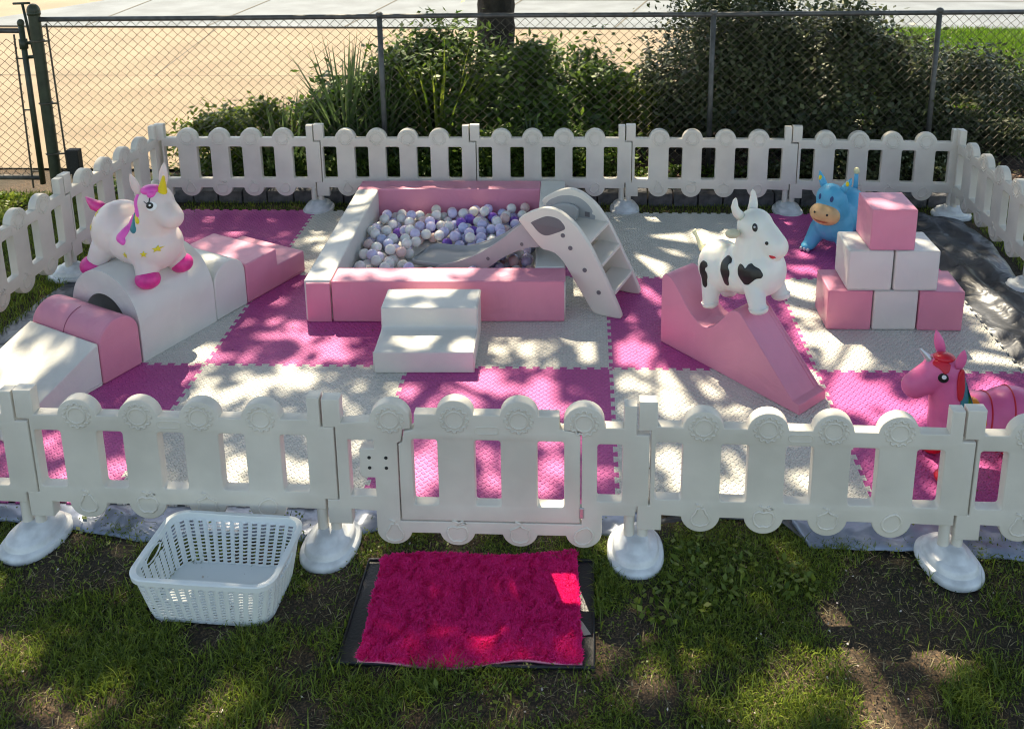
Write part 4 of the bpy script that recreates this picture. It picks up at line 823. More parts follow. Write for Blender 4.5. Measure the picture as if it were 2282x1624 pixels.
# ------------------------------------------------------------------ basket
def basket():
    r = empty("laundry_basket", (.5665, -1.305, GZ), math.radians(-3.6), "white perforated plastic basket standing on the grass, empty", "basket")
    HB, rc = .172, .055; a0, b0 = .192, .118; a1, b1 = .222, .150
    def per(s_, t_):
        """s in 0..1 round the perimeter, t height"""
        A, B = a0 + (a1 - a0) * t_, b0 + (b1 - b0) * t_; rr = rc; sx, sy = 2 * (A - rr), 2 * (B - rr); q_ = PI * rr / 2; tot = 2 * (sx + sy) + 4 * q_; d_ = s_ * tot
        segs = [(sx, 'b'), (q_, 'c1'), (sy, 'r'), (q_, 'c2'), (sx, 't'), (q_, 'c3'), (sy, 'l'), (q_, 'c4')]
        for L_, k in segs:
            if d_ <= L_ + 1e-9: break
            d_ -= L_
        f = d_ / L_
        if k == 'b': return (-A + rr + sx * f, -B)
        if k == 'r': return (A, -B + rr + sy * f)
        if k == 't': return (A - rr - sx * f, B)
        if k == 'l': return (-A, B - rr - sy * f)
        c_, s0 = {'c1': ((A - rr, -B + rr), -90), 'c2': ((A - rr, B - rr), 0), 'c3': ((-A + rr, B - rr), 90), 'c4': ((-A + rr, -B + rr), 180)}[k]
        a = math.radians(s0 + 90 * f); return (c_[0] + rr * math.cos(a), c_[1] + rr * math.sin(a))
    NC, NROW = 44, 12; per_c = 4; N = NC * per_c; ts = [0, .05]
    for i in range(NROW): ts += [.05 + .80 * (i + .18) / NROW, .05 + .80 * (i + .84) / NROW]
    ts += [.87, 1.0]
    vs = []
    for t_ in ts:
        for k in range(N):
            x, y = per(k / N, t_); bul = .0022 * math.sin(2 * PI * (k % per_c) / per_c + .8) if .04 < t_ < .86 else 0
            L_ = math.hypot(x, y); vs.append((x + x / L_ * bul, y + y / L_ * bul, t_ * HB))
    fs = []
    for j in range(len(ts) - 1):
        hole_row = 1 <= j < len(ts) - 2 and (j % 2 == 0)
        for k in range(N):
            l = (k + 1) % N; x, y = per((k + .5) / N, ts[j])
            if hole_row and (k % per_c) in (1, 2): continue
            if abs(y) < .045 and abs(x) > .15 and .66 < ts[j] < .86: continue
            fs.append((j * N + k, j * N + l, (j + 1) * N + l, (j + 1) * N + k))
    m = MB(); m.add(vs, fs); o = obj("wall", m, 'basket', r); s = o.modifiers.new("s", 'SOLIDIFY'); s.thickness = .0022; s.offset = 0
    m = MB(); m.add([(per(k / N, 0)[0], per(k / N, 0)[1], .002) for k in range(N)] + [(per(k / N, 0)[0], per(k / N, 0)[1], .006) for k in range(N)], [tuple(range(N - 1, -1, -1)), tuple(range(N, 2 * N))] + [(k, (k + 1) % N, N + (k + 1) % N, N + k) for k in range(N)]); obj("bottom", m, 'basket', r)
    # flat rim band with a turned lip
    vs = []; sec = [(.000, -.016), (.006, -.016), (.008, .0), (.004, .003), (-.010, .003), (-.011, .0), (.001, -.001)]
    for k in range(N):
        x, y = per(k / N, 1.0); L_ = math.hypot(x, y); nx, ny = x / L_, y / L_
        for d_, z_ in sec: vs.append((x + nx * d_, y + ny * d_, HB + z_))
    n = len(sec); fs = [(k * n + i, k * n + (i + 1) % n, ((k + 1) % N) * n + (i + 1) % n, ((k + 1) % N) * n + i) for k in range(N) for i in range(n)]
    m = MB(); m.add(vs, fs); obj("rim", m, 'basket', r, smooth=True, sharp=40)
    for s in (-1, 1):   # handle slots framed
        m = MB(); x = s * (a0 + (a1 - a0) * .78 + .001); m.tube([(x, .045 * math.cos(a) * (1 if True else 1), HB * .78 + .017 * math.sin(a)) for a in [2 * PI * k / 24 for k in range(24)]], .0026, 6, closed=True); obj("handle_frame", m, 'basket', r, smooth=True)
basket()

# ------------------------------------------------------------------ rug and rubber tray
tr = empty("boot_tray", (0, 0, 0), 0, "black rubber tray lying under the hot pink rug", "tray")
m = MB(); quad = [(.992, -1.565), (1.735, -1.568), (1.738, -1.150), (.998, -1.160)]
m.prism([(1.735, -1.568), (1.738, -1.150), (.998, -1.160), (.992, -1.565)], GZ - .004, GZ + .006, lambda a, b, t: (a, b, t)); obj("tray", m, 'tray', tr, bevel=.003)
m = MB(); m.tube([Vector((a, b, GZ + .008)) for a, b in quad], .006, 8, closed=True); obj("raised_rim", m, 'tray', tr, smooth=True)
m = MB(); m.add([(1.700, -1.40, GZ + .0085), (1.728, -1.45, GZ + .0085), (1.706, -1.455, GZ + .0085), (1.690, -1.41, GZ + .0085)], [(3, 2, 1, 0)])
tag(obj("dry_leaf", m, mat("leaf_pale", (.45, .40, .33), .8)), "pale dry leaf on the black tray at the rug's right edge", "leaf")
def rug():
    r = empty("bath_rug", (0, 0, 0), 0, "hot pink shaggy rug in front of the gate", "rug")
    TL, TR, BL, BR = Vector((1.042, -1.155)), Vector((1.683, -1.118)), Vector((1.052, -1.566)), Vector((1.702, -1.562))
    def pos(u, v):
        p_ = (TL.lerp(TR, u)).lerp(BL.lerp(BR, u), v); p_ = p_.copy()
        p_.y += -.016 * math.exp(-((u - .40) / .22) ** 2) * max(0, (v - .7) / .3) + .012 * math.exp(-((u - .72) / .12) ** 2) * max(0, (v - .7) / .3) + .012 * (1 - v) * math.sin(u * 7)
        # rounded corners
        z_ = GZ + .014 + .006 * math.sin(u * 9 + 1) * max(0, v - .6) + .003 * noise.noise(Vector((u * 5, v * 4, 0)))
        return Vector((p_.x, p_.y, z_))
    nx, ny = 60, 40; vs = [pos(i / nx, j / ny) for j in range(ny + 1) for i in range(nx + 1)]
    fs = [(j * (nx + 1) + i, (j + 1) * (nx + 1) + i, (j + 1) * (nx + 1) + i + 1, j * (nx + 1) + i + 1) for j in range(ny) for i in range(nx)]
    m = MB(); m.add(vs, fs); o = obj("backing", m, 'rug_back', r, smooth=True); s = o.modifiers.new("s", 'SOLIDIFY'); s.thickness = .008
    N = 80000; U = NR.random(N); Vv = NR.random(N)
    cut = (np.minimum(U, 1 - U) * .64 + np.minimum(Vv, 1 - Vv) * .44) > .010; U, Vv = U[cut], Vv[cut]; N = len(U)
    base = np.array([pos(float(a), float(b)) for a, b in zip(U, Vv)])
    hgt = .010 + .003 * NR.random(N); cl_ = fnoise(base[:, 0], base[:, 1], 55) * 1.2; lean = np.stack([.006 * np.sin(cl_ * 2) + NR.normal(0, .004, N), -.003 + .006 * np.cos(cl_ * 2.3) * .6 + NR.normal(0, .0035, N), hgt], 1)
    a = NR.uniform(0, PI, N); wv = np.stack([np.cos(a), np.sin(a), 0 * a], 1) * .0016
    mid = base + lean * .55 + np.array([0, 0, .002]); tip = base + lean
    V = np.stack([base - wv, base + wv, mid + wv * .9, tip, mid - wv * .9], 1).reshape(-1, 3); i0 = np.arange(N)[:, None] * 5
    F = np.concatenate([i0 + np.array([[0, 1, 2, 4]]), i0 + np.array([[4, 2, 3, 3]])], 0)
    # tips as triangles: build separately to keep one face size
    Fq = i0 + np.array([[0, 1, 2, 4]]); me = bpy.data.meshes.new("pile"); Ft = i0 + np.array([[4, 2, 3]])
    loops = np.concatenate([Fq.ravel(), Ft.ravel()]); me.vertices.add(len(V)); me.vertices.foreach_set("co", V.astype(np.float32).ravel()); me.loops.add(len(loops)); me.loops.foreach_set("vertex_index", loops.astype(np.int32))
    me.polygons.add(2 * N); me.polygons.foreach_set("loop_start", np.concatenate([np.arange(N) * 4, 4 * N + np.arange(N) * 3]).astype(np.int32)); me.polygons.foreach_set("loop_total", np.concatenate([np.full(N, 4), np.full(N, 3)]).astype(np.int32)); me.update(calc_edges=True)
    tag(obj("pile", me, 'rug', r), kind='stuff')
rug()

# ------------------------------------------------------------------ chain link fence
P0, P1 = Vector((-1.862, 2.195, 0)), Vector((7.6, 2.791, 0)); FD = (P1 - P0).normalized(); FL = (P1 - P0).length; ZT = 1.160
FA = math.atan2(FD.y, FD.x)
clf = empty("chain_link_fence", P0, FA, "old chain link fence between the planting bed and the playpen", "fence")
def wires(L_, z0, z1, p_=.066, x0=.03):
    m = MB(); hz = p_ * .92; n = int((L_ - x0) / (p_ / 2)) ; rows = int((z1 - z0) / (hz / 2))
    for i in range(n):
        pts = []
        for j in range(rows + 1):
            x = x0 + (i + (.5 if (i + j) % 2 == 0 else -.5) * .98) * p_ / 2 + .004 * noise.noise(Vector((i * .7, j * .35, 0)))
            pts.append((x, .003 * (1 if (j % 2) else -1), z0 + j * hz / 2))
        m.tube(pts, .0026, 3, cap=False)
    return m
obj("wire_mesh", wires(FL, .02, ZT), 'wire', clf)
g = MB(); g.tube([(0.03, 0, ZT), (1.3, 0, ZT), (2.8, 0, ZT + .004), (4.4, 0, ZT - .002), (FL, 0, ZT)], .0165, 12); obj("top_rail", g, 'galv', clf, smooth=True)
g = MB(); g.tube([(0, 0, -.03), (0, 0, 1.215)], .036, 16); tp_ = obj("terminal_post", g, 'olive', clf, smooth=True, sharp=50)
g = MB(); g.ell((0, 0, 1.215), (.041, .041, .050)); g.tube([(0, 0, 1.19), (0, 0, 1.215)], .041, 16); obj("post_cap", g, 'olive', tp_, smooth=True)
g = MB(); g.tube([(.085, 0, .06), (.070, 0, 1.13)], .006, 6); obj("tension_bar", g, 'wire', clf)
for z_ in (.25, .60, 1.02):
    g = MB(); g.tube([(.0, -.036, z_), (.085, -.012, z_)], .006, 6); g.tube([(.0 + .039 * math.cos(a), .039 * math.sin(a), z_) for a in [2 * PI * k / 16 for k in range(16)]], .006, 6, closed=True); obj("tension_band", g, 'wire', clf)
for x_ in (2.22, 4.44, 5.98, 8.1):
    g = MB(); g.tube([(x_, .0, -.03), (x_, .0, ZT + .01)], .018, 12); g.ell((x_, 0, ZT + .012), (.026, .026, .022)); obj("line_post", g, 'galv', clf, smooth=True)
gt = empty("chain_link_gate", P0 + Vector((-.065, 0, 0)), PI, "chain link gate left of the olive terminal post", "gate")
g = MB(); g.tube([(0.03, 0, .03), (0.03, 0, 1.13)], .018, 12); obj("gate_stile", g, 'olive', gt, smooth=True)
g = MB(); g.ell((.03, 0, 1.135), (.022, .022, .028)); obj("stile_cap", g, 'olive', gt, smooth=True)
g = MB(); g.tube([(0.03, 0, 1.085), (1.2, 0, 1.085)], .017, 12); g.tube([(0.03, 0, .075), (1.2, 0, .075)], .017, 12); g.tube([(1.2, 0, .03), (1.2, 0, 1.1)], .018, 12); obj("gate_frame", g, 'galv', gt, smooth=True)
obj("wire_mesh", wires(1.15, .09, 1.06, x0=.09), 'wire', gt)
g = MB(); g.tube([(.10, 0, .0), (.085, 0, 1.06)], .006, 6)
for z_ in (.12, .55, .90): g.tube([(.03, 0, z_), (.095, 0, z_)], .006, 6)
obj("tension_bar", g, 'wire', gt)
g = MB(); g.tube([(.045, -.02, 1.0), (-.03, -.02, 1.0)], .012, 8); g.tube([(.03, 0, .965), (.03, 0, 1.03)], .026, 12); g.tube([(-.015, -.03, .90), (.02, -.03, 1.26)], .009, 8); g.tube([(-.03, -.03, 1.262), (.08, -.03, 1.258)], .008, 8); g.tube([(.03, -.02, .905), (-.05, -.02, .91)], .013, 8); obj("latch", g, 'olive', gt, smooth=True)
# black post stub against the fence
g = MB(); g.box(-.05, .05, -.03, .03, .0, .17); g.box(-.03, .03, -.02, .02, -.12, .0)
o = obj("plant_pot", None or g, mat("pot_black", (.02, .02, .018), .7, bump=1, bscale=90), bevel=.008); o.location = (-1.70, 2.16, .12); o.scale = (.8, 1, 1.0)
tag(o, "small dark pot hanging low beside the olive fence post", "pot")

# ------------------------------------------------------------------ stone edging
x = -1.02; k = 0
while x < 4.4:
    wd = R.uniform(.158, .176); m = MB(); m.box(0, wd - .008, 0, .095, -.03, .060 + R.uniform(-.004, .004)); y = 2.015 + .004 * math.sin(x * 2) + R.uniform(-.004, .004)
    o = obj("edging_stone", m, 'block', bevel=.006, seg=2); o.location = (x, y, 0); o.rotation_euler = (0, R.uniform(-.01, .01), R.uniform(-.02, .02))
    tag(o, "grey stone block in the low edging row behind the back panels", "edging stone", "low row of edging stones"); x += wd; k += 1

# ------------------------------------------------------------------ plants
def leaves_mesh(name, C, Nrm, L_, W_):
    """leaf = 4-point rhombus folded slightly; C centres (n,3), random directions"""
    n = len(C); a = NR.normal(size=(n, 3)); a[:, 2] *= .6; a /= np.linalg.norm(a, axis=1)[:, None]
    up = NR.normal(size=(n, 3)) * .55 + Nrm; up -= (up * a).sum(1)[:, None] * a; up /= np.linalg.norm(up, axis=1)[:, None] + 1e-9
    b = np.cross(up, a); l = (L_ * NR.uniform(.6, 1.25, n))[:, None]; w_ = (W_ * NR.uniform(.7, 1.2, n))[:, None]
    V = np.stack([C - a * l * .5, C - a * l * .05 + b * w_ * .5 - up * w_ * .15, C + a * l * .5 - up * l * .12, C - a * l * .05 - b * w_ * .5 - up * w_ * .15], 1).reshape(-1, 3)
    F = np.arange(n * 4).reshape(n, 4); return fastmesh(name, V, F)
def cloud(n, c, r, nclump=26, fill=.5, low=.0):
    """clumpy crown points in an ellipsoid"""
    cs = []
    while len(cs) < nclump:
        v = NR.normal(size=3); v /= np.linalg.norm(v); q_ = v * NR.uniform(.35, 1.0) ** (1 / 2.2)
        cs.append(q_)
    cs = np.array(cs); sz = NR.uniform(.14, .34, nclump); idx = NR.integers(0, nclump, n)
    p_ = cs[idx] + NR.normal(size=(n, 3)) * sz[idx][:, None] * .75
    p_ = p_ * np.array(r) + np.array(c); p_[:, 2] = np.where(p_[:, 2] < low, low + np.abs(NR.normal(0, .05, n)), p_[:, 2]); return p_
def shrub(name, c, r, n, label, m_='leafy', L_=.045, W_=.024, nc=26, group="shrubs along the chain link fence", cat="shrub"):
    root = empty(name, (c[0], c[1], GZ), 0, label, cat, group)
    p_ = cloud(n, (0, 0, c[2]), r, nc, low=.01); nrm = p_ - np.array([0, 0, c[2] * .6]); nrm /= np.linalg.norm(nrm, axis=1)[:, None] + 1e-6; nrm[:, 2] += .6
    obj("foliage", leaves_mesh("foliage", p_, nrm, L_, W_), m_, root)
    st_ = MB()
    for k in range(9):
        a = R.uniform(0, 2 * PI); rr = R.uniform(.3, .85); tx, ty, tz = math.cos(a) * r[0] * rr, math.sin(a) * r[1] * rr, c[2] + r[2] * R.uniform(.0, .7)
        st_.tube([(0, 0, 0), (tx * .35, ty * .35, tz * .45), (tx * .8, ty * .8, tz * .8), (tx, ty, tz)], [.010, .007, .005, .002], 5)
    obj("stems", st_, 'stem', root); return root
def blades(name, n, c, rad, h, wd, label, m_='iris', group="clumps of sword-leaved plants by the fence", droop=.35, cat="plant", tall=None):
    root = empty(name, (c[0], c[1], GZ), 0, label, cat, group); m = MB()
    for k in range(n):
        a = R.uniform(0, 2 * PI); d_ = Vector((math.cos(a), math.sin(a), 0)); s_ = Vector((-d_.y, d_.x, 0)); r0 = rad * R.random() * .5; hh = h * R.uniform(.55, 1.1); ln = R.uniform(.05, .55) * hh; w_ = wd * R.uniform(.7, 1.2)
        vs = []; ns = 6
        for i in range(ns + 1):
            t = i / ns; p_ = d_ * (r0 + ln * t ** 1.5) + Vector((0, 0, hh * (t - droop * R.uniform(.9, 1.1) * ln / hh * t ** 3))); ww = w_ * (1 - t ** 2.2) + .0008
            vs += [p_ - s_ * ww, p_ + s_ * ww]
        m.add(vs, [(2 * i, 2 * i + 1, 2 * i + 3, 2 * i + 2) for i in range(ns)])
    obj("blades", m, m_, root); return root
#PLANTS#
shrub("leafy_shrub", (.08, 2.85, .30), (.46, .34, .34), 9000, "low leafy shrub left of the first grey line post, against the sunlit pavement", 'leafy', .07, .034, 40)
shrub("leafy_shrub", (-.68, 2.62, .20), (.50, .26, .30), 7500, "thin straggly shrub at the left end of the bed", 'leafy2', .055, .030, 20)
shrub("leafy_shrub", (.64, 3.0, .44), (.52, .40, .48), 13000, "dense green shrub left of the tree trunk", 'leafy', .072, .034, 50)
shrub("leafy_shrub", (1.42, 3.1, .38), (.60, .44, .44), 15000, "dense dark green shrub around the tree trunk's foot", 'leafy', .072, .034, 50)
shrub("leafy_shrub", (2.02, 3.25, .26), (.44, .40, .32), 4200, "leafy shrub right of the tree trunk", 'leafy2', .065, .034, 36)
shrub("small_leaved_shrub", (2.80, 3.1, .58), (.62, .44, .70), 17000, "small leaved shrub behind the second grey line post", 'leafy3', .05, .032, 56)
shrub("small_leaved_shrub", (3.60, 3.05, .52), (.66, .42, .58), 18000, "large dense shrub behind the blue cow", 'leafy3', .05, .032, 60)
shrub("small_leaved_shrub", (4.45, 2.85, .16), (.62, .26, .22), 8000, "low dense shrub below the lit lawn at the right edge", 'leafy3', .038, .024, 34)
shrub("small_leaved_shrub", (3.2, 4.3, .62), (.75, .5, .66), 12000, "shrub farther back between the road and the lit lawn", 'leafy3', .042, .026, 46)
shrub("ground_shrub", (2.3, 2.33, .06), (.75, .16, .10), 1800, "scattered low leaves in the mulch behind the middle of the back row", 'leafy', .04, .022, 20)
shrub("ground_shrub", (3.7, 2.33, .10), (.85, .18, .14), 4600, "low leaves in front of the chain link behind the cube tower", 'leafy3', .04, .022, 24)
shrub("ground_shrub", (.0, 2.36, .10), (.95, .20, .16), 11000, "low green cover at the left foot of the chain link fence", 'leafy', .05, .02, 40)
shrub("ground_shrub", (-1.35, 2.12, .05), (.40, .14, .10), 2600, "weeds at the foot of the olive fence post", 'leafy', .035, .016, 14)
shrub("ground_shrub", (-1.95, 1.75, .05), (.30, .18, .07), 1400, "sunlit weeds outside the pen at the left edge", 'leafy2', .035, .02, 9)
shrub("ground_shrub", (1.30, 2.40, .18), (.62, .20, .24), 9000, "low leafy cover below the tree trunk", 'leafy', .05, .02, 30)
blades("iris_clump", 130, (-.42, 2.50), .55, .60, .013, "sword leaved clump at the left end of the bed, in front of the straggly shrub")
blades("iris_clump", 90, (.20, 2.50), .30, .52, .013, "sword leaved clump left of the first grey line post")
blades("iris_clump", 100, (.02, 2.62), .18, .98, .013, "tall sword leaves standing against the chain link, leftmost tall clump")
blades("iris_clump", 70, (.26, 2.66), .16, .92, .010, "tall sword leaves just left of the first grey line post")
blades("iris_clump", 90, (.66, 2.72), .24, .98, .011, "tall pale sword leaves between the line post and the tree trunk", 'leafy2')
blades("iris_clump", 60, (1.35, 2.42), .25, .52, .010, "arching strap leaves below the tree trunk", droop=.9)
blades("iris_clump", 60, (.50, 2.28), .20, .34, .009, "arching strap leaves behind the left back panel joint", droop=.9)
shrub("ground_shrub", (4.3, 3.7, .05), (.5, .3, .16), 2500, "small dark bush standing in the lit lawn at the right", 'leafy3', .05, .03, 16)
shrub("ground_shrub", (5.1, 4.6, .10), (.7, .5, .3), 4500, "dark bush far back on the lawn near the right edge", 'leafy3', .06, .036, 22)
shrub("ground_shrub", (4.0, 5.3, .15), (.9, .5, .45), 6000, "bush far back on the lawn above the blue cow", 'leafy3', .06, .036, 26)
shrub("small_leaved_shrub", (4.60, 3.25, .30), (.50, .34, .42), 8500, "rounded small leaved bush behind the grey line post nearest the right edge", 'leafy3', .045, .03, 26)
#ENDPLANTS#
def flat_leaves(n, region, z0, z1, L_, W_, keep=None):
    X = NR.uniform(region[0], region[1], n); Y = NR.uniform(region[2], region[3], n)
    if keep is not None: k = keep(X, Y); X, Y = X[k], Y[k]
    n = len(X); Z = NR.uniform(z0, z1, n); return leaves_mesh("x", np.stack([X, Y, Z], 1), np.array([0, 0, 1.6]), L_, W_)
o = obj("leaf_litter", flat_leaves(9000, (-1.0, 5.5, 2.1, 4.4), .02, .075, .035, .02), MT['bits'].copy()); o.data.materials[0] = leafmat("litter", (.04, .022, .014), (.30, .18, .13), 0, .8)
tag(o, "dead leaves and bark chips scattered over the mulch", kind='stuff')

# ------------------------------------------------------------------ the tree whose crown shades the pen
def tree():
    TX, TY = .93, 4.05
    root = empty("shade_tree", (TX, TY, GZ), 0, "tree trunk behind the chain link fence whose crown shades the pen", "tree")
    m = MB(); pts = []; rs = []
    for i in range(14):
        t = i / 13; pts.append((.04 * math.sin(t * 5), .03 * math.cos(t * 4), -.05 + t * 4.4)); rs.append(.165 * (1 - .30 * t) + .10 * math.exp(-t * 26))
    m.tube(pts, rs, 22); o = obj("trunk", m, 'bark', root, smooth=True)
    d = o.modifiers.new("sub", 'SUBSURF'); d.levels = 2; d.render_levels = 2
    tex = bpy.data.textures.new("barkt", 'CLOUDS'); tex.noise_scale = .09; dm = o.modifiers.new("d", 'DISPLACE'); dm.texture = tex; dm.strength = .05; dm.mid_level = .5
    # limbs: a few reach over the pen and throw the long streaks
    limbs = []
    for a, l_, dz in ((-100, 3.2, 2.4), (-60, 2.8, 2.0), (-20, 3.0, 2.2), (20, 2.6, 2.4), (70, 2.4, 2.6), (120, 2.4, 2.6), (170, 3.0, 2.4), (-140, 3.0, 2.2), (-85, 1.8, 3.2)):
        a = math.radians(a); limbs.append([Vector((0, 0, 3.9)), Vector((math.cos(a) * l_ * .35, math.sin(a) * l_ * .35, 4.2 + dz * .3)), Vector((math.cos(a + .1) * l_ * .7, math.sin(a + .1) * l_ * .7, 4.2 + dz * .62)), Vector((math.cos(a) * l_, math.sin(a) * l_, 4.2 + dz))])
    def at(x, y, z_): return Vector((x - .22 * z_ - TX, y + .66 * z_ - TY, z_ - GZ))
    for pl in STREAKS: limbs.append([at(x, y, z_) for x, y, z_ in pl])
    for k, l_ in enumerate(limbs):
        m = MB(); big = k < 9; m.tube(l_, [.075, .05, .032, .012] if big else [.022] * (len(l_) - 1) + [.010], 8); obj("limb", m, 'bark', root, smooth=True)
        for j in range(5):
            i = R.randrange(1, len(l_)); p_ = l_[i - 1].lerp(l_[i], R.random()); q_ = p_ + Vector((R.uniform(-.5, .5), R.uniform(-.5, .5), R.uniform(.1, .6)))
            if big: m2 = MB(); m2.tube([p_, p_.lerp(q_, .5) + Vector((0, 0, .05)), q_], [.018, .011, .004], 5); obj("twig", m2, 'bark', root, smooth=True)
    # crown: leaves over the shaded ground, extended unseen toward the camera to cut sky light
    N = 200000
    gx = NR.uniform(-4.6, 8.5, N); gy = NR.uniform(-6.2, 5.6, N)
    keep = np.ones(N, bool)
    lit = np.zeros(N)
    nx = .030 * fnoise(gx, gy, 17) + .022 * fnoise(gx, gy, 43, s=7); ny = .030 * fnoise(gx, gy, 17, s=13) + .022 * fnoise(gx, gy, 43, s=25)
    for kk, (x, y, rx, ry) in enumerate(LIT):
        front = kk >= len(LIT) - 19
        d_ = ((gx + nx - x) / rx) ** 2 + ((gy + ny - y) / ry) ** 2; lit = np.maximum(lit, (d_ < 1) & (front | (gy > -.99)))
    # street and left verge are open to the sun
    street = (gy > 2.55 + .25 * np.sin(gx * 3)) & (gx < .15 + .2 * np.sin(gy * 5) + .55 * np.clip(gy - 3.2, 0, 3)); keep &= ~street
    keep &= ~((gx < -1.75) & (gy > 1.55) )
    # planting bed: broken shade
    bed = (gy > 2.0); br = fnoise(gx, gy, 7, s=21); keep &= ~(bed & (br > -.05))
    keep &= ~((gx > 3.4 + .2 * np.sin(gy * 4)) & (gy > 3.4) & (fnoise(gx, gy, 3.2, s=33) > -.1))
    keep &= lit < .5
    # random small holes added to the crown for extra sun spots
    br2 = fnoise(gx, gy, 24, s=3); inside = (gy < 1.4) & (gy > -.95) & (gx > -.9) & (gx < 3.7); keep &= ~(inside & (br2 > 1.45)); keep &= ~((gy < -1.25) & ((gx < .85) | (gx > 1.85)) & (fnoise(gx, gy, 13, s=29) > 1.7))
    gx, gy = gx[keep], gy[keep]; n = len(gx)
    Z = NR.uniform(4.6, 7.6, n) + .3 * fnoise(gx, gy, 2)
    C = np.stack([gx - .22 * Z - TX, gy + .66 * Z - TY, Z - GZ], 1)
    nrm = np.tile(np.array([[-.22, .66, 1.]]) * 1.2, (n, 1))
    obj("crown", leaves_mesh("crown", C, nrm, .105, .062), 'canopy', root)
STREAKS = [[(2.05, .62, 5.2), (2.12, .30, 5.0), (2.22, -.05, 4.9), (2.42, -.35, 4.8)], [(2.12, .30, 5.0), (2.02, .05, 5.1), (2.0, -.6, 5.3)], [(3.35, .95, 5.0), (2.7, -.2, 4.9), (2.15, -.62, 4.8)], [(1.05, -.05, 5.0), (1.35, -.30, 4.9), (1.38, -.7, 4.9), (1.55, -1.0, 4.9)], [(.2, -.45, 5.2), (.6, -.15, 5.1), (.9, .1, 5)], [(1.30, .62, 5.1), (1.22, .35, 5.0), (1.28, .05, 4.9)]]
tree()

# ------------------------------------------------------------------ grass
def grassmesh(name, X, Y, H, m_, z=None, wd=.0016, lean=.5, kind='stuff', label=None):
    n = len(X); a = NR.uniform(0, 2 * PI, n); b = NR.uniform(0, 2 * PI, n); z0 = (GZ + .003 * np.ones(n)) if z is None else z
    base = np.stack([X, Y, z0 - .003], 1); side = np.stack([np.cos(a), np.sin(a), 0 * a], 1) * (wd * NR.uniform(.7, 1.4, n))[:, None]
    ln = np.stack([np.cos(b), np.sin(b), 0 * b], 1) * (H * lean * NR.uniform(.1, 1.4, n))[:, None]; up = np.stack([0 * H, 0 * H, H], 1)
    mid = base + up * .6 + ln * .35; tip = base + up * .95 + ln
    V = np.stack([base - side, base + side, mid + side * .8, tip, mid - side * .8], 1).reshape(-1, 3); i0 = np.arange(n)[:, None] * 5
    Fq = i0 + np.array([[0, 1, 2, 4]]); Ft = i0 + np.array([[4, 2, 3]]); me = bpy.data.meshes.new(name)
    loops = np.concatenate([Fq.ravel(), Ft.ravel()]); me.vertices.add(len(V)); me.vertices.foreach_set("co", V.astype(np.float32).ravel()); me.loops.add(len(loops)); me.loops.foreach_set("vertex_index", loops.astype(np.int32))
    me.polygons.add(2 * n); me.polygons.foreach_set("loop_start", np.concatenate([np.arange(n) * 4, 4 * n + np.arange(n) * 3]).astype(np.int32)); me.polygons.foreach_set("loop_total", np.concatenate([np.full(n, 4), np.full(n, 3)]).astype(np.int32)); me.update(calc_edges=True)
    o = obj(name, me, m_); tag(o, label, kind=kind); return o
def density(X, Y):
    d_ = .42 + .34 * fnoise(X, Y, 4.2, s=2) + .42 * fnoise(X, Y, 13, s=17)
    # bare earth patches as in the photograph
    for (x, y, rx, ry, k) in ((.16, -1.24, .10, .12, .9), (.93, -1.42, .10, .16, 1.0), (2.62, -1.40, .28, .20, 1.0), (2.35, -1.60, .22, .12, .7), (1.45, -1.68, .2, .07, .8), (-.05, -1.60, .2, .08, .3), (2.55, -1.72, .12, .12, 1.0), (.95, -1.72, .12, .06, .6), (1.85, -1.62, .16, .08, .5), (2.75, -1.25, .16, .08, .8)):
        d_ -= k * np.exp(-(((X - x) / rx) ** 2 + ((Y - y) / ry) ** 2))
    for (x, y, rx, ry, k) in ((2.12, -1.22, .26, .14, .9), (.0, -1.40, .26, .16, .6), (.45, -1.62, .2, .1, .5), (1.25, -1.66, .3, .06, .5)): d_ += k * np.exp(-(((X - x) / rx) ** 2 + ((Y - y) / ry) ** 2))
    return np.clip(d_, .03, 1)
n = 260000; X = NR.uniform(-.55, 3.35, n); Y = NR.uniform(-2.05, -.93, n)
k = NR.random(n) < density(X, Y) * .9
k &= ~((X > .99) & (X < 1.74) & (Y > -1.57) & (Y < -1.15))
k &= ~((np.abs(X - .5665) < .19) & (np.abs(Y + 1.305) < .12))
for bx_, by_ in FJ[1:5]: k &= ~((((X - bx_) / .092) ** 2 + ((Y - by_) / .146) ** 2) < 1)
X, Y = X[k], Y[k]; H = .008 + .012 * NR.random(len(X)) + .012 * np.clip(fnoise(X, Y, 6, s=8), 0, 2) ** 1.5
H *= np.clip(.55 + (-.98 - Y) * 6, .35, 1)
GR = grassmesh("grass", X, Y, H, 'grass', label="short patchy grass of the lawn in front of the pen", lean=1.15)
n = 60000; X = NR.uniform(-2.6, -.95, n); Y = NR.uniform(-1.0, 2.15, n); k = (X < -1.0 - .05 * (1.9 - Y)) & (NR.random(n) < np.clip(.75 + .3 * fnoise(X, Y, 5), .2, 1))
X, Y = X[k], Y[k]; grassmesh("side_grass", X, Y, .022 + .02 * NR.random(len(X)), 'grass', label="grass outside the left side of the pen", wd=.002, lean=.9)
n = 70000; X = NR.uniform(4.0, 6.9, n); Y = NR.uniform(-1.9, 2.1, n); k = (X > 4.12); X, Y = X[k], Y[k]; grassmesh("side_grass", X, Y, .022 + .02 * NR.random(len(X)), 'grass', label="grass outside the right side of the pen", wd=.002)
n = 7000; X = NR.uniform(-.9, 4.3, n); Y = NR.uniform(1.84, 2.02, n); grassmesh("edge_grass", X, Y, .012 + .014 * NR.random(n), 'grass', label="thin grass between the tiles and the edging stones", wd=.0016)
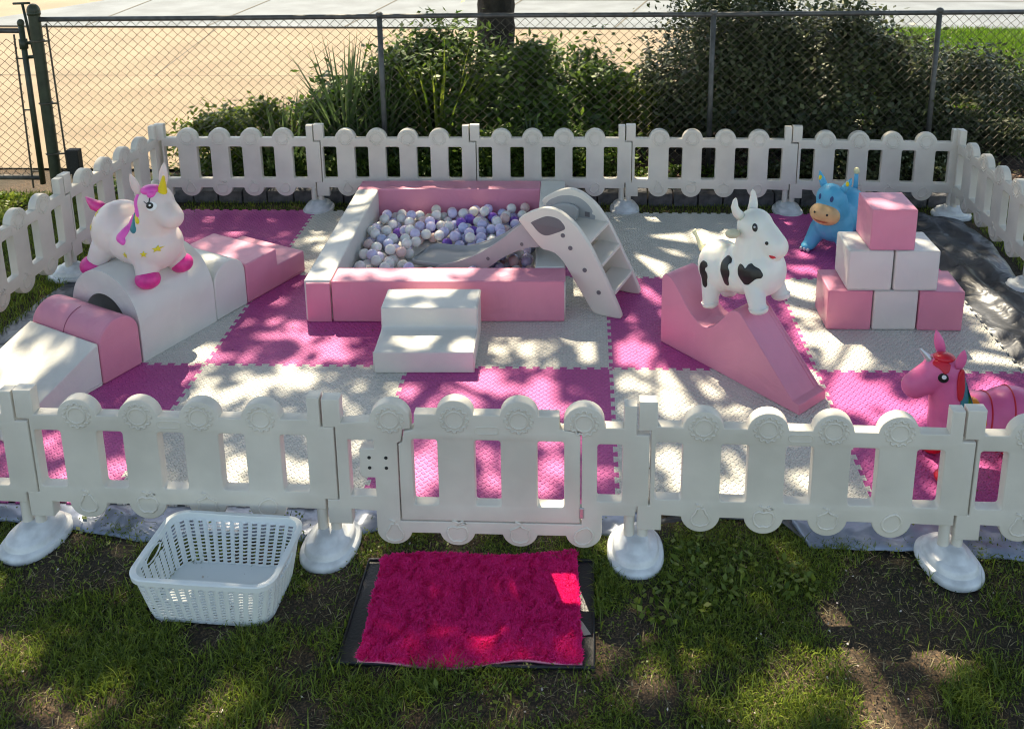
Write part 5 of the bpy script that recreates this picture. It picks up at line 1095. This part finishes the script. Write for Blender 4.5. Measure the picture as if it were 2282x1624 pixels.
n = 80000; X = NR.uniform(3.8, 10, n); Y = NR.uniform(2.8, 7.8, n); grassmesh("verge_grass", X, Y, .05 + .04 * NR.random(n), 'grass_lit', z=np.full(n, GZ + .03), label="bright sunlit lawn beyond the shrubs", wd=.004, lean=.6)
# broad leaved weeds and clover
def weeds(n, region, f, L_, label, name="clover"):
    X = NR.uniform(region[0], region[1], n); Y = NR.uniform(region[2], region[3], n); k = f(X, Y); X, Y = X[k], Y[k]
    k = ~((X > .99) & (X < 1.74) & (Y > -1.57) & (Y < -1.15)) & ~((np.abs(X - .5665) < .20) & (np.abs(Y + 1.305) < .13)); X, Y = X[k], Y[k]
    for bx_, by_ in FJ[1:5]: k = (((X - bx_) / .10) ** 2 + ((Y - by_) / .15) ** 2) > 1; X, Y = X[k], Y[k]
    C = np.stack([X, Y, GZ + NR.uniform(.008, .034, len(X))], 1); tag(obj(name, leaves_mesh(name, C, np.array([0, 0, 1.8]), L_, L_ * .6), 'leafy2'), label, kind='stuff')
weeds(9000, (-.5, 3.2, -2.0, -.95), lambda X, Y: fnoise(X, Y, 5, s=30) > .25, .012, "clover leaves mixed in the front lawn")
weeds(620, (1.80, 2.55, -1.42, -1.04), lambda X, Y: (((X - 2.14) / .30) ** 2 + ((Y + 1.2) / .18) ** 2) < .35 + .5 * (fnoise(X, Y, 14) + .6), .030, "broad leaved weeds under the panel right of the gate", "weeds")
# petals, chips and twigs
X = NR.uniform(-.4, 3.2, 190); Y = NR.uniform(-1.95, -1.05, 190); k = ~((X > .98) & (X < 1.75) & (Y > -1.6) & (Y < -1.1)); X, Y = X[k], Y[k]
tag(obj("fallen_petals", leaves_mesh("p", np.stack([X, Y, np.full(len(X), GZ + .010)], 1), np.array([0, 0, 1.5]), .009, .007), leafmat("petal", (.35, .28, .24), (.75, .68, .62), 0, .8)), "fallen petals and chips scattered over the front lawn", kind='stuff')
X = NR.uniform(-.4, 3.2, 5200); Y = NR.uniform(-1.95, -1.05, 5200); k = (density(X, Y) < .5) & ~((X > .98) & (X < 1.75) & (Y > -1.6) & (Y < -1.1)); X, Y = X[k], Y[k]
tag(obj("soil_crumbs", leaves_mesh("p", np.stack([X, Y, np.full(len(X), GZ + .004)], 1), np.array([0, 0, .8]), .009, .006), leafmat("crumb", (.02, .014, .010), (.14, .10, .07), 0, .9)), "crumbs of soil and dry grass on the bare earth", kind='stuff')

X = NR.uniform(-.9, 3.62, 90); Y = NR.uniform(-.9, 1.8, 90)
tag(obj("tile_litter", leaves_mesh("p", np.stack([X, Y, np.full(90, .0035)], 1), np.array([0, 0, 3.5]), .012, .006), leafmat("tile_bits", (.05, .04, .015), (.22, .17, .07), 0, .8)), "tiny dry leaves and grass bits dropped on the foam tiles", kind='stuff')

m = MB()
for k in range(26):
    x, y = R.uniform(-.3, 3.1), R.uniform(-1.85, -1.1)
    if .97 < x < 1.76 and y > -1.6: continue
    a = R.uniform(0, PI); l_ = R.uniform(.02, .06); m.tube([(x, y, GZ + .010), (x + math.cos(a) * l_ * .5, y + math.sin(a) * l_ * .5, GZ + .015), (x + math.cos(a + .4) * l_, y + math.sin(a + .4) * l_, GZ + .009)], [.0014, .0012, .0007], 4)
tag(obj("twigs", m, 'bark'), "small dry twigs lying in the front lawn", kind='stuff')
weeds(500, (-.5, 3.2, -1.9, -1.0), lambda X, Y: fnoise(X, Y, 3, s=12) > .8, .026, "scattered broad leaved weeds in the front lawn", "weeds")

n = 9000; X = NR.uniform(-.5, 3.3, n); Y = NR.uniform(-2.0, -1.0, n); k = ~((X > .98) & (X < 1.75) & (Y > -1.58) & (Y < -1.14)) & ~((np.abs(X - .5665) < .19) & (np.abs(Y + 1.305) < .12)); X, Y = X[k], Y[k]
for bx_, by_ in FJ[1:5]: k = (((X - bx_) / .10) ** 2 + ((Y - by_) / .15) ** 2) > 1; X, Y = X[k], Y[k]
grassmesh("dry_grass", X, Y, .006 + .008 * NR.random(len(X)), leafmat("straw", (.20, .16, .08), (.42, .36, .20), .2, .7), label="dead straw coloured blades in the front lawn", lean=3.2, wd=.0012)
n = 2600; X = NR.uniform(-.5, 3.3, n); Y = NR.uniform(-2.0, -1.0, n); k = (fnoise(X, Y, 9, s=14) > .5) & ~((X > .98) & (X < 1.75) & (Y > -1.58) & (Y < -1.14)) & ~((np.abs(X - .5665) < .19) & (np.abs(Y + 1.305) < .12)); X, Y = X[k], Y[k]
for bx_, by_ in FJ[1:5]: k = (((X - bx_) / .10) ** 2 + ((Y - by_) / .15) ** 2) > 1; X, Y = X[k], Y[k]
grassmesh("tall_grass", X, Y, .035 + .03 * NR.random(len(X)), 'grass', label="longer tufts of grass in the front lawn", lean=.9, wd=.0018)
